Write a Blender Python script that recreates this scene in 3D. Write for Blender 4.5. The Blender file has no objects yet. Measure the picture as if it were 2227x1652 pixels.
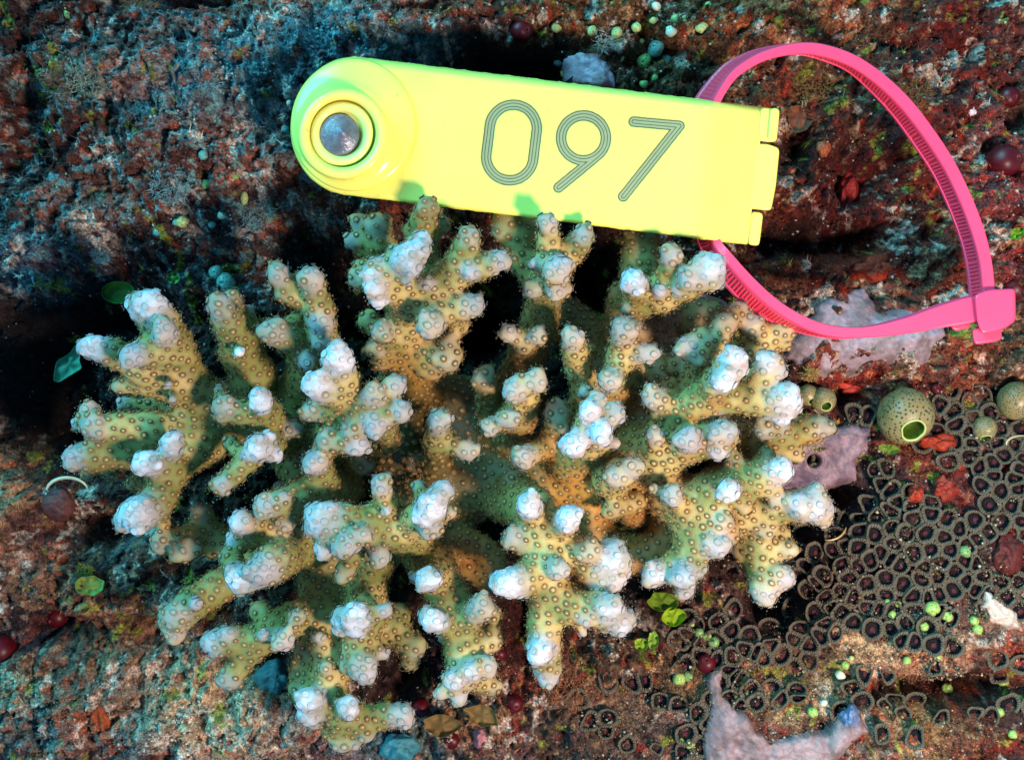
import bpy, math, random
import numpy as np
from mathutils import Vector, kdtree

sc = bpy.context.scene
COL = sc.collection
random.seed(7)
RNG = np.random.default_rng(11)

# ------------------------------------------------------------------ camera
# The reef is built lying flat, ten times life size: 1 u = 1 mm of scene.
D = 2400.0                      # height of the lens above the rock, in u
CX, CY = 1113.0, 826.0
cam_d = bpy.data.cameras.new('camera')
cam = bpy.data.objects.new('camera', cam_d)
COL.objects.link(cam)
cam.location = (0, 0, D / 1000)
cam.rotation_euler = (0, 0, 0)
cam_d.sensor_width = 36
cam_d.lens = 36 * D / 2226
cam_d.clip_start = 0.01
cam_d.clip_end = 100
cam_d.dof.use_dof = True
cam_d.dof.focus_distance = (D - 270) / 1000
cam_d.dof.aperture_fstop = 4.6
sc.camera = cam

# ------------------------------------------------------------------ light
sc.view_settings.view_transform = 'Standard'
sc.view_settings.look = 'None'
sc.view_settings.gamma = 1
sc.view_settings.exposure = 0.13
sc.cycles.use_denoising = True
sc.cycles.max_bounces = 6
sc.cycles.diffuse_bounces = 3

SUN_EL, SUN_AZ = math.radians(42), math.radians(-52)   # daylight falls from the upper left
w = bpy.data.worlds.new('World')
sc.world = w
w.use_nodes = True
nt = w.node_tree
nt.nodes.clear()
wo = nt.nodes.new('ShaderNodeOutputWorld')
bg = nt.nodes.new('ShaderNodeBackground')
sky = nt.nodes.new('ShaderNodeTexSky')
sky.sky_type = 'NISHITA'
sky.sun_disc = False
sky.sun_elevation = SUN_EL
sky.sun_rotation = SUN_AZ
mulw = nt.nodes.new('ShaderNodeMix')
mulw.data_type = 'RGBA'
mulw.blend_type = 'MULTIPLY'
mulw.inputs[0].default_value = 1
mulw.inputs[7].default_value = (0.35, 0.85, 1.0, 1)   # sea water takes the red out of the skylight
nt.links.new(sky.outputs[0], mulw.inputs[6])
nt.links.new(mulw.outputs[2], bg.inputs[0])
bg.inputs[1].default_value = 0.15
nt.links.new(bg.outputs[0], wo.inputs[0])

sun_d = bpy.data.lights.new('sun', 'SUN')
sun_d.energy = 3.6
sun_d.angle = math.radians(34)                        # daylight scattered by the water
sun_d.color = (0.12, 0.76, 1.0)
sun = bpy.data.objects.new('sun', sun_d)
COL.objects.link(sun)
_d = Vector((-0.62, 0.60, 0.62))
sun.rotation_euler = _d.to_track_quat('Z', 'Y').to_euler()
sun.location = _d * 4

st_d = bpy.data.lights.new('camera_strobe', 'AREA')   # the diver's flash, low on the right
st_d.shape = 'DISK'
st_d.size = 0.38
st_d.energy = 92
st_d.color = (1.0, 0.74, 0.60)
strobe = bpy.data.objects.new('camera_strobe', st_d)
COL.objects.link(strobe)
strobe.location = (1.22, -0.98, 2.18)
strobe.rotation_euler = (Vector(strobe.location) - Vector((0.15, 0.0, 0.2))).to_track_quat('Z', 'Y').to_euler()

# ------------------------------------------------------------------ helpers
def P3(x, y, z):
    """photo-plan point (x right, y down) at height z -> scene coordinates."""
    k = (D - z) / D / 1000.0
    return ((x - CX) * k, -(y - CY) * k, z / 1000.0)

def P3a(a):
    a = np.asarray(a, dtype=float)
    k = (D - a[:, 2]) / D / 1000.0
    return np.stack([(a[:, 0] - CX) * k, -(a[:, 1] - CY) * k, a[:, 2] / 1000.0], 1)

def lin(c):
    c = np.asarray(c, dtype=float) / 255.0
    return np.where(c <= 0.04045, c / 12.92, ((c + 0.055) / 1.055) ** 2.4)

def mesh_obj(name, verts, faces, mats, parent=None, col=None, smooth=True, mat_idx=None, normals=None):
    verts = np.asarray(verts, dtype=np.float32)
    me = bpy.data.meshes.new(name)
    if isinstance(faces, np.ndarray):
        nf, k = faces.shape
        me.vertices.add(len(verts))
        me.vertices.foreach_set('co', verts.ravel())
        me.loops.add(nf * k)
        me.loops.foreach_set('vertex_index', faces.astype(np.int32).ravel())
        me.polygons.add(nf)
        me.polygons.foreach_set('loop_start', (np.arange(nf) * k).astype(np.int32))
        me.update(calc_edges=True)
    else:
        me.from_pydata(verts.tolist(), [], [tuple(int(i) for i in f) for f in faces])
        me.update()
    if smooth:
        me.polygons.foreach_set('use_smooth', np.ones(len(me.polygons), dtype=bool))
    if not isinstance(mats, (list, tuple)):
        mats = [mats]
    for m in mats:
        me.materials.append(m)
    if mat_idx is not None:
        me.polygons.foreach_set('material_index', np.asarray(mat_idx, dtype=np.int32))
    if col is not None:
        at = me.attributes.new('Col', 'FLOAT_COLOR', 'POINT')
        c = np.ones((len(verts), 4), dtype=np.float32)
        c[:, :3] = col
        at.data.foreach_set('color', c.ravel())
    if normals is not None:
        me.normals_split_custom_set_from_vertices(normals)
    o = bpy.data.objects.new(name, me)
    COL.objects.link(o)
    if parent:
        o.parent = parent
        o.matrix_parent_inverse = parent.matrix_basis.inverted()
    return o

def tag(o, label=None, cat=None, group=None, kind=None):
    if label: o['label'] = label
    if cat: o['category'] = cat
    if group: o['group'] = group
    if kind: o['kind'] = kind
    return o

def empty(name, loc=(0, 0, 0)):
    e = bpy.data.objects.new(name, None)
    e.empty_display_size = 0.02
    COL.objects.link(e)
    e.location = loc
    return e

class MB:
    """collects pieces into one mesh"""
    def __init__(s):
        s.v = []; s.f = []; s.c = []; s.m = []; s.n = 0
    def add(s, v, f, c=None, m=0):
        v = np.asarray(v, dtype=float)
        s.v.append(v)
        for q in f:
            s.f.append(tuple(int(i) + s.n for i in q)); s.m.append(m)
        if c is not None:
            s.c.append(np.broadcast_to(np.asarray(c, dtype=float), (len(v), 3)))
        s.n += len(v)
    def build(s, name, mats, parent=None, smooth=True):
        return mesh_obj(name, np.concatenate(s.v), s.f, mats, parent,
                        np.concatenate(s.c) if s.c else None, smooth, s.m)

def loft(rings, close=True, cap0=False, cap1=False):
    """rings: list of (n,3) arrays -> verts, faces"""
    n = len(rings[0]); v = np.concatenate(rings); f = []
    for i in range(len(rings) - 1):
        for j in range(n if close else n - 1):
            k = (j + 1) % n
            f.append((i * n + j, i * n + k, (i + 1) * n + k, (i + 1) * n + j))
    if cap0: f.append(tuple(range(n))[::-1])
    if cap1: f.append(tuple((len(rings) - 1) * n + j for j in range(n)))
    return v, f

# ---- noise
_T = RNG.random((256, 256)).astype(np.float32)
def vnoise(x, y, seed=0):
    x = np.asarray(x, dtype=np.float64) + seed * 17.31; y = np.asarray(y, dtype=np.float64) + seed * 9.77
    xi = np.floor(x).astype(np.int64); yi = np.floor(y).astype(np.int64)
    fx = (x - xi).astype(np.float32); fy = (y - yi).astype(np.float32)
    fx = fx * fx * (3 - 2 * fx); fy = fy * fy * (3 - 2 * fy)
    x0 = xi & 255; x1 = (xi + 1) & 255; y0 = yi & 255; y1 = (yi + 1) & 255
    a = _T[x0, y0]; b = _T[x1, y0]; c = _T[x0, y1]; d = _T[x1, y1]
    return (a * (1 - fx) + b * fx) * (1 - fy) + (c * (1 - fx) + d * fx) * fy
def fbm(x, y, seed=0, o=4, g=0.5):
    s = 0; a = 1; t = 0
    for i in range(o):
        s = s + a * vnoise(x * 2.03 ** i, y * 2.03 ** i, seed + i * 3)
        t += a; a *= g
    return s / t
def worley(x, y, seed=0):
    """distance to the nearest scattered point, and that point's random number"""
    x = np.asarray(x, dtype=np.float64); y = np.asarray(y, dtype=np.float64)
    xi = np.floor(x).astype(np.int64); yi = np.floor(y).astype(np.int64)
    best = np.full(x.shape, 9.0); idv = np.zeros(x.shape)
    for dx in (-1, 0, 1):
        for dy in (-1, 0, 1):
            cx = xi + dx; cy = yi + dy
            a = (cx + seed * 31) & 255; b = (cy + seed * 57) & 255
            px = cx + _T[a, b]; py = cy + _T[b, (a + 91) & 255]
            dd = (px - x) ** 2 + (py - y) ** 2
            m = dd < best
            best = np.where(m, dd, best); idv = np.where(m, _T[(a + 40) & 255, b], idv)
    return np.sqrt(best), idv
def sstep(a, b, x):
    t = np.clip((x - a) / (b - a), 0, 1)
    return t * t * (3 - 2 * t)

# ------------------------------------------------------------------ materials
def new_mat(name):
    m = bpy.data.materials.new(name)
    m.use_nodes = True
    return m, m.node_tree, m.node_tree.nodes['Principled BSDF']

def mat_simple(name, c, rough=0.5, spec=0.5, noise=0.0, scale=60, bump=0.0, bscale=200, sss=0.0, metal=0.0):
    m, nt, p = new_mat(name)
    p.inputs['Roughness'].default_value = rough
    p.inputs['Specular IOR Level'].default_value = spec
    p.inputs['Metallic'].default_value = metal
    tc = nt.nodes.new('ShaderNodeTexCoord')
    nz = nt.nodes.new('ShaderNodeTexNoise')
    nz.inputs['Scale'].default_value = scale
    nz.inputs['Detail'].default_value = 5
    nt.links.new(tc.outputs['Object'], nz.inputs['Vector'])
    mp = nt.nodes.new('ShaderNodeMapRange')
    mp.inputs[3].default_value = 1 - noise
    mp.inputs[4].default_value = 1 + noise
    mp.inputs[1].default_value = 0.3
    mp.inputs[2].default_value = 0.7
    nt.links.new(nz.outputs[0], mp.inputs[0])
    mx = nt.nodes.new('ShaderNodeVectorMath'); mx.operation = 'SCALE'
    mx.inputs[0].default_value = c[:3]
    nt.links.new(mp.outputs[0], mx.inputs['Scale'])
    nt.links.new(mx.outputs[0], p.inputs['Base Color'])
    if sss:
        p.inputs['Subsurface Weight'].default_value = sss
        p.inputs['Subsurface Radius'].default_value = (1, 0.6, 0.4)
        p.inputs['Subsurface Scale'].default_value = 0.008
    if bump:
        n2 = nt.nodes.new('ShaderNodeTexNoise'); n2.inputs['Scale'].default_value = bscale
        n2.inputs['Detail'].default_value = 3
        nt.links.new(tc.outputs['Object'], n2.inputs['Vector'])
        b = nt.nodes.new('ShaderNodeBump'); b.inputs['Strength'].default_value = bump
        b.inputs['Distance'].default_value = 0.004
        nt.links.new(n2.outputs[0], b.inputs['Height'])
        nt.links.new(b.outputs[0], p.inputs['Normal'])
    return m

def mat_attr(name, rough=0.6, spec=0.4, noise=0.12, scale=250, bump=0.3, bscale=300, bdist=0.002, sss=0.0):
    m, nt, p = new_mat(name)
    p.inputs['Roughness'].default_value = rough
    p.inputs['Specular IOR Level'].default_value = spec
    at = nt.nodes.new('ShaderNodeAttribute'); at.attribute_name = 'Col'
    geo = nt.nodes.new('ShaderNodeNewGeometry')
    nz = nt.nodes.new('ShaderNodeTexNoise'); nz.inputs['Scale'].default_value = scale
    nz.inputs['Detail'].default_value = 6; nz.inputs['Roughness'].default_value = .65
    nt.links.new(geo.outputs['Position'], nz.inputs['Vector'])
    mp = nt.nodes.new('ShaderNodeMapRange')
    mp.inputs[1].default_value = 0.3; mp.inputs[2].default_value = 0.7
    mp.inputs[3].default_value = 1 - noise; mp.inputs[4].default_value = 1 + noise
    nt.links.new(nz.outputs[0], mp.inputs[0])
    mx = nt.nodes.new('ShaderNodeVectorMath'); mx.operation = 'SCALE'
    nt.links.new(at.outputs['Color'], mx.inputs[0])
    nt.links.new(mp.outputs[0], mx.inputs['Scale'])
    nt.links.new(mx.outputs[0], p.inputs['Base Color'])
    if sss:
        p.inputs['Subsurface Weight'].default_value = sss
        p.inputs['Subsurface Radius'].default_value = (1, 0.8, 0.5)
        p.inputs['Subsurface Scale'].default_value = 0.006
    if bump:
        n2 = nt.nodes.new('ShaderNodeTexNoise'); n2.inputs['Scale'].default_value = bscale
        n2.inputs['Detail'].default_value = 3
        nt.links.new(geo.outputs['Position'], n2.inputs['Vector'])
        b = nt.nodes.new('ShaderNodeBump'); b.inputs['Strength'].default_value = bump
        b.inputs['Distance'].default_value = bdist
        nt.links.new(n2.outputs[0], b.inputs['Height'])
        nt.links.new(b.outputs[0], p.inputs['Normal'])
    return m

def mat_spots(name, base, spot, scale, size, rough=0.35, base2=None):
    """skin with round dark spots"""
    m, nt, p = new_mat(name)
    p.inputs['Roughness'].default_value = rough
    tc = nt.nodes.new('ShaderNodeTexCoord')
    vo = nt.nodes.new('ShaderNodeTexVoronoi'); vo.inputs['Scale'].default_value = scale
    vo.inputs['Randomness'].default_value = 0.6
    nt.links.new(tc.outputs['Object'], vo.inputs['Vector'])
    mp = nt.nodes.new('ShaderNodeMapRange')
    mp.inputs[1].default_value = size; mp.inputs[2].default_value = size * 1.5
    nt.links.new(vo.outputs['Distance'], mp.inputs[0])
    nz = nt.nodes.new('ShaderNodeTexNoise'); nz.inputs['Scale'].default_value = scale * 0.35
    nt.links.new(tc.outputs['Object'], nz.inputs['Vector'])
    mb = nt.nodes.new('ShaderNodeMix'); mb.data_type = 'RGBA'
    mb.inputs[6].default_value = (*base, 1); mb.inputs[7].default_value = (*(base2 or base), 1)
    nt.links.new(nz.outputs[0], mb.inputs[0])
    mx = nt.nodes.new('ShaderNodeMix'); mx.data_type = 'RGBA'
    mx.inputs[6].default_value = (*spot, 1)
    nt.links.new(mb.outputs[2], mx.inputs[7])
    nt.links.new(mp.outputs[0], mx.inputs[0])
    nt.links.new(mx.outputs[2], p.inputs['Base Color'])
    return m
# ================================================================== THE REEF ROCK
# colours of the rock's growth; near-black ones paint shade into the hollows: x, y, rx, ry, sRGB, strength
PATCH = [
 (60,60,190,130,(52,30,26),1.0),(300,120,170,80,(120,84,74),1.1),(180,180,120,60,(110,112,100),.9),(430,50,160,70,(128,80,70),1),(700,30,200,60,(150,92,66),1.2),
 (520,200,260,100,(84,112,118),1.2),(720,110,180,70,(82,126,134),1.4),(900,150,120,60,(58,92,98),1.2),(340,190,120,60,(142,96,78),1),
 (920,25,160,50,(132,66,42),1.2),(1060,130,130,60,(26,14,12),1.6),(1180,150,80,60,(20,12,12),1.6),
 (150,300,180,90,(70,34,28),1.1),(320,340,140,60,(104,74,66),1),(470,300,130,80,(96,84,84),1),(560,380,120,60,(112,76,66),1),
 (60,440,110,60,(70,60,58),1),(170,470,150,60,(118,92,84),1.1),(90,570,120,70,(72,80,90),1.2),(300,540,100,60,(56,26,28),1),
 (420,430,120,70,(86,50,46),1),(560,470,110,60,(64,70,78),1),(430,560,80,60,(76,62,66),1),(570,600,60,50,(76,60,60),1),
 (640,450,90,40,(120,62,44),1),(780,450,80,40,(92,48,36),1),(660,540,80,50,(34,26,30),1.4),
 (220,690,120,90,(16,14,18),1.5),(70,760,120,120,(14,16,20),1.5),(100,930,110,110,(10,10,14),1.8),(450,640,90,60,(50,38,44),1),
 (20,1090,60,110,(140,112,84),1.4),(110,1120,70,60,(86,52,48),1.2),(70,1220,90,70,(122,92,76),1.2),(190,1190,80,60,(74,46,34),1),(270,1170,70,60,(78,92,90),1),
 (330,1240,110,50,(82,56,48),1.1),(150,1290,70,40,(110,84,66),1),(60,1370,110,50,(38,34,44),1.2),(230,1370,90,50,(96,62,46),1),
 (330,1400,120,70,(124,94,76),1.1),(180,1440,120,60,(118,92,76),1),(30,1500,70,60,(120,140,120),1.1),(90,1580,120,60,(84,100,100),1.2),
 (210,1560,50,60,(160,84,52),1.1),(300,1520,90,60,(112,90,76),1),(430,1520,120,80,(176,152,122),1.5),(520,1600,120,60,(168,152,130),1.4),(320,1620,90,50,(92,86,86),1),
 (620,1600,90,60,(120,112,106),1.2),(570,1450,70,50,(28,24,30),1.4),(700,1630,70,40,(110,84,84),1),(880,1470,70,70,(36,22,26),1.4),
 (900,1620,90,50,(76,96,100),1.1),(1030,1560,90,50,(134,98,70),1.1),(1150,1380,60,90,(66,22,22),1.4),(1160,1480,60,60,(122,66,50),1.2),(1100,1620,110,50,(90,66,62),1),
 (1250,1500,100,60,(104,74,54),1.1),(1240,1610,110,50,(72,56,50),1),(1390,1430,110,60,(86,62,46),1.1),(1370,1560,110,60,(96,76,62),1.1),
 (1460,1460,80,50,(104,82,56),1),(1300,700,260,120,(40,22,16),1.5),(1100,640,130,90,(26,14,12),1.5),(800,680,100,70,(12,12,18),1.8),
 (1290,560,60,60,(34,20,14),1.4),(1450,1200,100,60,(84,50,40),1),
 (1080,40,70,50,(70,46,38),1),(1230,60,90,50,(98,64,34),1.1),(1400,80,130,60,(84,58,32),1.2),(1420,170,120,50,(56,42,22),1.3),(1560,60,90,50,(96,66,38),1),
 (1660,40,120,50,(176,96,58),1.2),(1800,40,120,60,(140,84,50),1.1),(1600,120,70,50,(74,54,36),1.2),(1620,230,70,40,(88,56,32),1.2),(1700,160,90,50,(96,52,36),1),
 (1720,250,40,60,(110,72,48),1.2),(1830,220,100,60,(70,42,32),1),(1950,70,90,60,(64,52,42),1.1),(2080,90,110,70,(90,26,22),1.2),(2180,60,70,70,(84,52,48),1),
 (1760,340,70,50,(44,20,14),1.4),(1800,430,80,90,(72,16,12),1.4),(1880,400,90,110,(60,12,14),1.5),(1720,420,50,70,(88,34,16),1.1),(1950,430,70,80,(108,36,22),1.2),
 (1750,520,90,50,(22,8,8),1.6),(1880,560,90,50,(120,38,20),1.3),(1660,600,90,50,(110,56,34),1.1),(1700,640,60,50,(92,66,54),1),(1960,540,70,60,(96,46,34),1),
 (2060,240,70,60,(90,30,26),1),(2130,290,60,50,(128,66,58),1.1),(2160,400,80,70,(132,50,48),1.2),(2190,520,60,70,(120,46,44),1.2),(2050,600,70,60,(108,52,36),1.1),
 (2180,780,70,60,(96,70,52),1.1),(2100,790,60,40,(130,64,44),1.1),(1870,860,60,50,(40,22,20),1.4),(1850,830,70,30,(146,52,40),1.4),(1980,980,70,40,(104,46,32),1.2),
 (2060,1040,70,60,(100,38,32),1.2),(1700,1060,80,60,(112,88,98),1.2),(1950,840,120,30,(110,52,40),1),
 (1960,1140,260,130,(44,30,34),1.5),(1790,1180,160,90,(26,18,24),1.5),(1600,1330,90,60,(70,46,44),1.2),(1720,1330,80,50,(18,14,18),1.4),(1760,1430,90,60,(24,22,28),1.3),
 (1880,1400,130,70,(164,132,96),1.3),(2000,1420,130,60,(150,110,86),1.2),(2120,1340,90,60,(96,70,60),1),(2180,1320,60,50,(176,150,128),1.3),
 (1780,1490,110,50,(150,122,86),1.2),(1650,1440,90,50,(112,82,62),1.1),(1920,1510,100,40,(72,38,30),1.2),(2120,1480,110,50,(52,22,16),1.3),(2200,1440,70,50,(150,76,54),1.1),
 (2000,1580,110,60,(142,96,58),1.3),(2110,1600,90,50,(104,48,34),1.2),(1920,1620,70,40,(120,90,76),1.1),(2190,1600,70,50,(62,38,32),1),(1450,1600,80,60,(66,52,48),1),
 (2200,1000,60,60,(54,62,72),1.2),(2190,1200,60,80,(96,40,36),1.1),(1800,760,100,50,(122,60,46),1),
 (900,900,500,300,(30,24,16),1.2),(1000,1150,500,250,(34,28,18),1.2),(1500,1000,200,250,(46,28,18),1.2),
]
# hollows: x, y, rx, ry, depth
PIT = [
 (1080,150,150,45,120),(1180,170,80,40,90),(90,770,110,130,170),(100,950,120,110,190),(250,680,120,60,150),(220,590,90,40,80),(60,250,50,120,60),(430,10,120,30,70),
 (700,560,160,80,170),(800,690,90,70,200),(1060,600,120,120,180),(1050,730,90,70,200),(1300,620,70,90,160),(660,490,80,40,90),
 (860,1470,70,60,180),(560,1440,60,45,150),(1150,1350,60,80,150),(1000,900,300,200,80),(1375,850,40,50,150),(1370,1130,60,50,140),(1480,1020,70,50,120),
 (1750,520,110,40,120),(1870,390,70,80,110),(1740,290,40,60,110),(1680,1310,60,60,170),(1830,1085,50,40,150),(1740,1150,60,50,100),(1770,1440,90,70,70),
 (1860,850,50,50,80),(80,1370,110,40,90),(330,1370,60,30,70),(230,1150,80,50,110),(2120,1510,110,40,120),(1990,1500,120,30,70),(1010,150,60,40,60),(1880,520,80,40,70),
 (1450,120,100,40,50),(1950,105,55,30,70),(2215,250,40,50,70),(1770,1000,80,60,30),
 (760,1000,500,420,70),(1300,900,450,350,60),
]
# raised rock: x, y, rx, ry, height
HUMP = [
 (560,240,330,150,90),(860,110,260,90,80),(380,420,160,110,60),
 (450,170,380,90,70),(700,60,300,70,60),(150,500,170,70,70),(90,580,110,50,50),(30,1130,70,140,110),(250,1280,170,70,60),(480,1560,260,90,80),(150,1480,160,60,40),
 (330,300,150,50,40),(520,360,160,50,40),(1700,40,260,70,60),(2160,420,120,160,70),(1950,240,120,60,20),(1600,560,120,80,10),
 (1950,1150,330,260,50),(1900,1400,260,70,60),(1250,1560,240,90,20),(2020,1600,160,60,60),(1950,740,180,70,60),(1640,1550,160,90,30),(1600,100,160,60,20),
]

def gauss_sum(x, y, L):
    s = np.zeros(np.shape(x))
    for (a, b, rx, ry, h) in L:
        s = s + h * np.exp(-(((x - a) / rx) ** 2 + ((y - b) / ry) ** 2) * 1.2)
    return s

def bed_mask(x, y):
    """where the carpet of cup polyps grows"""
    e1 = sstep(1.15, 0.75, ((x - 2010) / 340) ** 2 + ((y - 1130) / 290) ** 2)
    e2 = sstep(1.15, 0.75, ((x - 1690) / 230) ** 2 + ((y - 1420) / 150) ** 2)
    e3 = sstep(1.15, 0.75, ((x - 1500) / 260) ** 2 + ((y - 1560) / 110) ** 2)
    e3 = np.maximum(e3, .8 * sstep(1.15, .8, ((x - 2010) / 260) ** 2 + ((y - 1500) / 120) ** 2))
    return np.clip(np.maximum(np.maximum(e1, e2), e3), 0, 1)

def height(x, y, detail=True):
    x = np.asarray(x, dtype=float); y = np.asarray(y, dtype=float)
    wx = x + 46 * (fbm(x / 90, y / 90, 3, 3) - .5); wy = y + 46 * (fbm(x / 90, y / 90, 8, 3) - .5)
    h = 30 * (fbm(wx / 260, wy / 260, 1, 3) - .5) * 2
    h = h + gauss_sum(wx, wy, HUMP) - 1.25 * gauss_sum(wx, wy, PIT)
    if not detail:
        return h
    bm = bed_mask(x, y)
    q = 1 - 0.82 * bm
    # lobed rubble
    # slanting strata of the upper left
    ul = np.clip(1 - ((x - 350) / 900) ** 2 - ((y - 250) / 520) ** 2, 0, 1)
    u = (wx * 0.80 + wy * 0.60); v = (-wx * 0.60 + wy * 0.80)
    d0, id0 = worley(wx / 118, wy / 118, 6)
    h = h + q * 62 * (0.55 - d0)
    d1, id1 = worley(wx / 64, wy / 64, 1)
    h = h + q * 46 * (0.55 - d1)
    d2, id2 = worley(wx / 27 + ul * 0, wy / 27, 2)
    h = h + q * (27 * (0.5 - d2) + 9 * (id2 - .5))
    h = h + ul * 40 * (fbm(u / 62, v / 30, 21, 5, .6) - .5)
    r = 1 - np.abs(2 * fbm(wx / 34, wy / 34, 5, 4) - 1)
    h = h + q * 32 * (r - .8)
    d3, id3 = worley(x / 10.5 + 1.2 * fbm(x / 9, y / 9, 30, 2), y / 10.5, 4)
    h = h + q * (10 * (0.5 - d3) + 5 * (id3 - .5))
    h = h + (0.2 + 0.8 * q) * 10 * (fbm(x / 7.5, y / 7.5, 12, 3, .65) - .5)
    return h

def albedo(x, y, h=None):
    x = np.asarray(x, dtype=float); y = np.asarray(y, dtype=float)
    wx = x + 120 * (fbm(x / 70, y / 70, 41, 5, .6) - .5); wy = y + 120 * (fbm(x / 70, y / 70, 57, 5, .6) - .5)
    acc = np.zeros(x.shape + (3,)); wt = np.full(x.shape, 0.03)
    acc = acc + lin((80, 54, 46)) * 0.03
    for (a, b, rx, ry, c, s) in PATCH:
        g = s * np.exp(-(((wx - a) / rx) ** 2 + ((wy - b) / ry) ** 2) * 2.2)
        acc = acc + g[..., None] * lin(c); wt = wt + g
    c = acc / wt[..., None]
    lum = c.mean(-1)
    # crusts and films of other growth
    def mixc(c, m, rgb):
        return c * (1 - m[..., None]) + lin(rgb) * m[..., None]
    if h is not None:
        x = x + h * .75; y = y + h * .55
    n1 = fbm(x / 26, y / 26, 71, 5, .62); n2 = fbm(x / 17, y / 17, 83, 5, .62); n3 = fbm(x / 38, y / 38, 97, 4, .6)
    left = sstep(1250, 500, x)
    dark = sstep(0.006, 0.05, lum)
    bm = bed_mask(x, y)
    c = mixc(c, 0.55 * sstep(.60, .68, n1) * (1 - left) * dark, (150, 34, 20))
    c = mixc(c, 0.7 * sstep(.59, .67, n1) * left * dark, (150, 74, 48))
    c = mixc(c, 0.75 * sstep(.56, .64, n2) * left * dark * sstep(900, 500, y), (96, 148, 150))
    c = mixc(c, 0.6 * sstep(.58, .66, n2) * left * dark * sstep(900, 1100, y), (150, 118, 84))
    c = mixc(c, 0.65 * sstep(.62, .68, n2) * (1 - left) * dark * (1 - bm * .6), (168, 138, 100))
    c = mixc(c, 0.7 * sstep(.64, .69, n3) * dark * (1 - bm * .5), (190, 176, 160))
    c = mixc(c, 0.75 * sstep(.36, .30, n2), (40, 14, 12))
    c = mixc(c, 0.7 * sstep(.30, .26, n3), (120, 128, 40))
    return np.clip(c * 1.15, 0, .9)

def axis(lo, hi, step, far):
    a = np.arange(lo, hi + step, step)
    out = []; s = step; p = a[-1]
    while p < hi + far:
        s *= 1.09; p += s; out.append(p)
    pre = []; s = step; p = a[0]
    while p > lo - far:
        s *= 1.09; p -= s; pre.append(p)
    return np.concatenate([pre[::-1], a, out])

GX = axis(-110, 2336, 2.5, 3000); GY = axis(-110, 1762, 2.5, 3000)
XX, YY = np.meshgrid(GX, GY, indexing='xy')
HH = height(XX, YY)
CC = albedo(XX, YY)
ny, nx = XX.shape
V = np.stack([(XX - CX) / 1000, -(YY - CY) / 1000, HH / 1000], -1).reshape(-1, 3)
# true plan positions: the sheet is not tied to the lens, only laid out in plan
i = np.arange(ny - 1)[:, None] * nx + np.arange(nx - 1)[None, :]
F = np.stack([i, i + nx, i + nx + 1, i + 1], -1).reshape(-1, 4)
def mat_rock():
    """the patch colours, broken up in three dimensions by turf, silt specks and dark pores"""
    m, nt, p = new_mat('reef_rock_growth')
    p.inputs['Roughness'].default_value = .75
    p.inputs['Specular IOR Level'].default_value = .22
    at = nt.nodes.new('ShaderNodeAttribute'); at.attribute_name = 'Col'
    geo = nt.nodes.new('ShaderNodeNewGeometry')
    def noise(sc_, det, ro=.6, off=0.0):
        ad = nt.nodes.new('ShaderNodeVectorMath'); ad.operation = 'ADD'; ad.inputs[1].default_value = (off, off * .7, off * 1.3)
        nt.links.new(geo.outputs['Position'], ad.inputs[0])
        n = nt.nodes.new('ShaderNodeTexNoise'); n.inputs['Scale'].default_value = sc_
        n.inputs['Detail'].default_value = det; n.inputs['Roughness'].default_value = ro
        nt.links.new(ad.outputs[0], n.inputs['Vector']); return n.outputs[0]
    def rng_(src, a, b, c, d):
        q = nt.nodes.new('ShaderNodeMapRange'); q.inputs[1].default_value = a; q.inputs[2].default_value = b
        q.inputs[3].default_value = c; q.inputs[4].default_value = d
        nt.links.new(src, q.inputs[0]); return q.outputs[0]
    def mul(a, b):
        q = nt.nodes.new('ShaderNodeMath'); q.operation = 'MULTIPLY'
        nt.links.new(a, q.inputs[0]); nt.links.new(b, q.inputs[1]); return q.outputs[0]
    mid = rng_(noise(52, 6, .68), .37, .63, .13, 1.95)
    fin = rng_(noise(210, 4, .7, 3.1), .34, .66, .32, 1.8)
    k = mul(mid, fin)
    sc_ = nt.nodes.new('ShaderNodeVectorMath'); sc_.operation = 'SCALE'
    nt.links.new(at.outputs['Color'], sc_.inputs[0]); nt.links.new(k, sc_.inputs['Scale'])
    # silt specks, denser in some places
    sp = mul(rng_(noise(360, 2, .5, 7.7), .62, .70, 0, .62), rng_(noise(22, 4, .6, 5.3), .40, .60, 0, 1))
    bw = nt.nodes.new('ShaderNodeRGBToBW'); nt.links.new(at.outputs['Color'], bw.inputs[0])
    sp = mul(sp, rng_(bw.outputs[0], .008, .08, .12, 1))
    mx = nt.nodes.new('ShaderNodeMix'); mx.data_type = 'RGBA'; mx.inputs[7].default_value = (.52, .50, .45, 1)
    nt.links.new(sp, mx.inputs[0]); nt.links.new(sc_.outputs[0], mx.inputs[6])
    nt.links.new(mx.outputs[2], p.inputs['Base Color'])
    bp = nt.nodes.new('ShaderNodeBump'); bp.inputs['Strength'].default_value = 1.0; bp.inputs['Distance'].default_value = .010
    nt.links.new(noise(120, 8, .72, 1.9), bp.inputs['Height'])
    nt.links.new(bp.outputs[0], p.inputs['Normal'])
    return m
M_ROCK = mat_rock()
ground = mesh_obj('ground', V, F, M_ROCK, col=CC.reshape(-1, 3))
tag(ground, kind='structure')

def gplan(x, y):
    """height of the rock seen at photo-plan (x, y)"""
    h = 0.0
    for _ in range(3):
        k = (D - h) / D
        h = float(height(np.array([CX + (x - CX) * k]), np.array([CY + (y - CY) * k]), False)[0])
    return h

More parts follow.
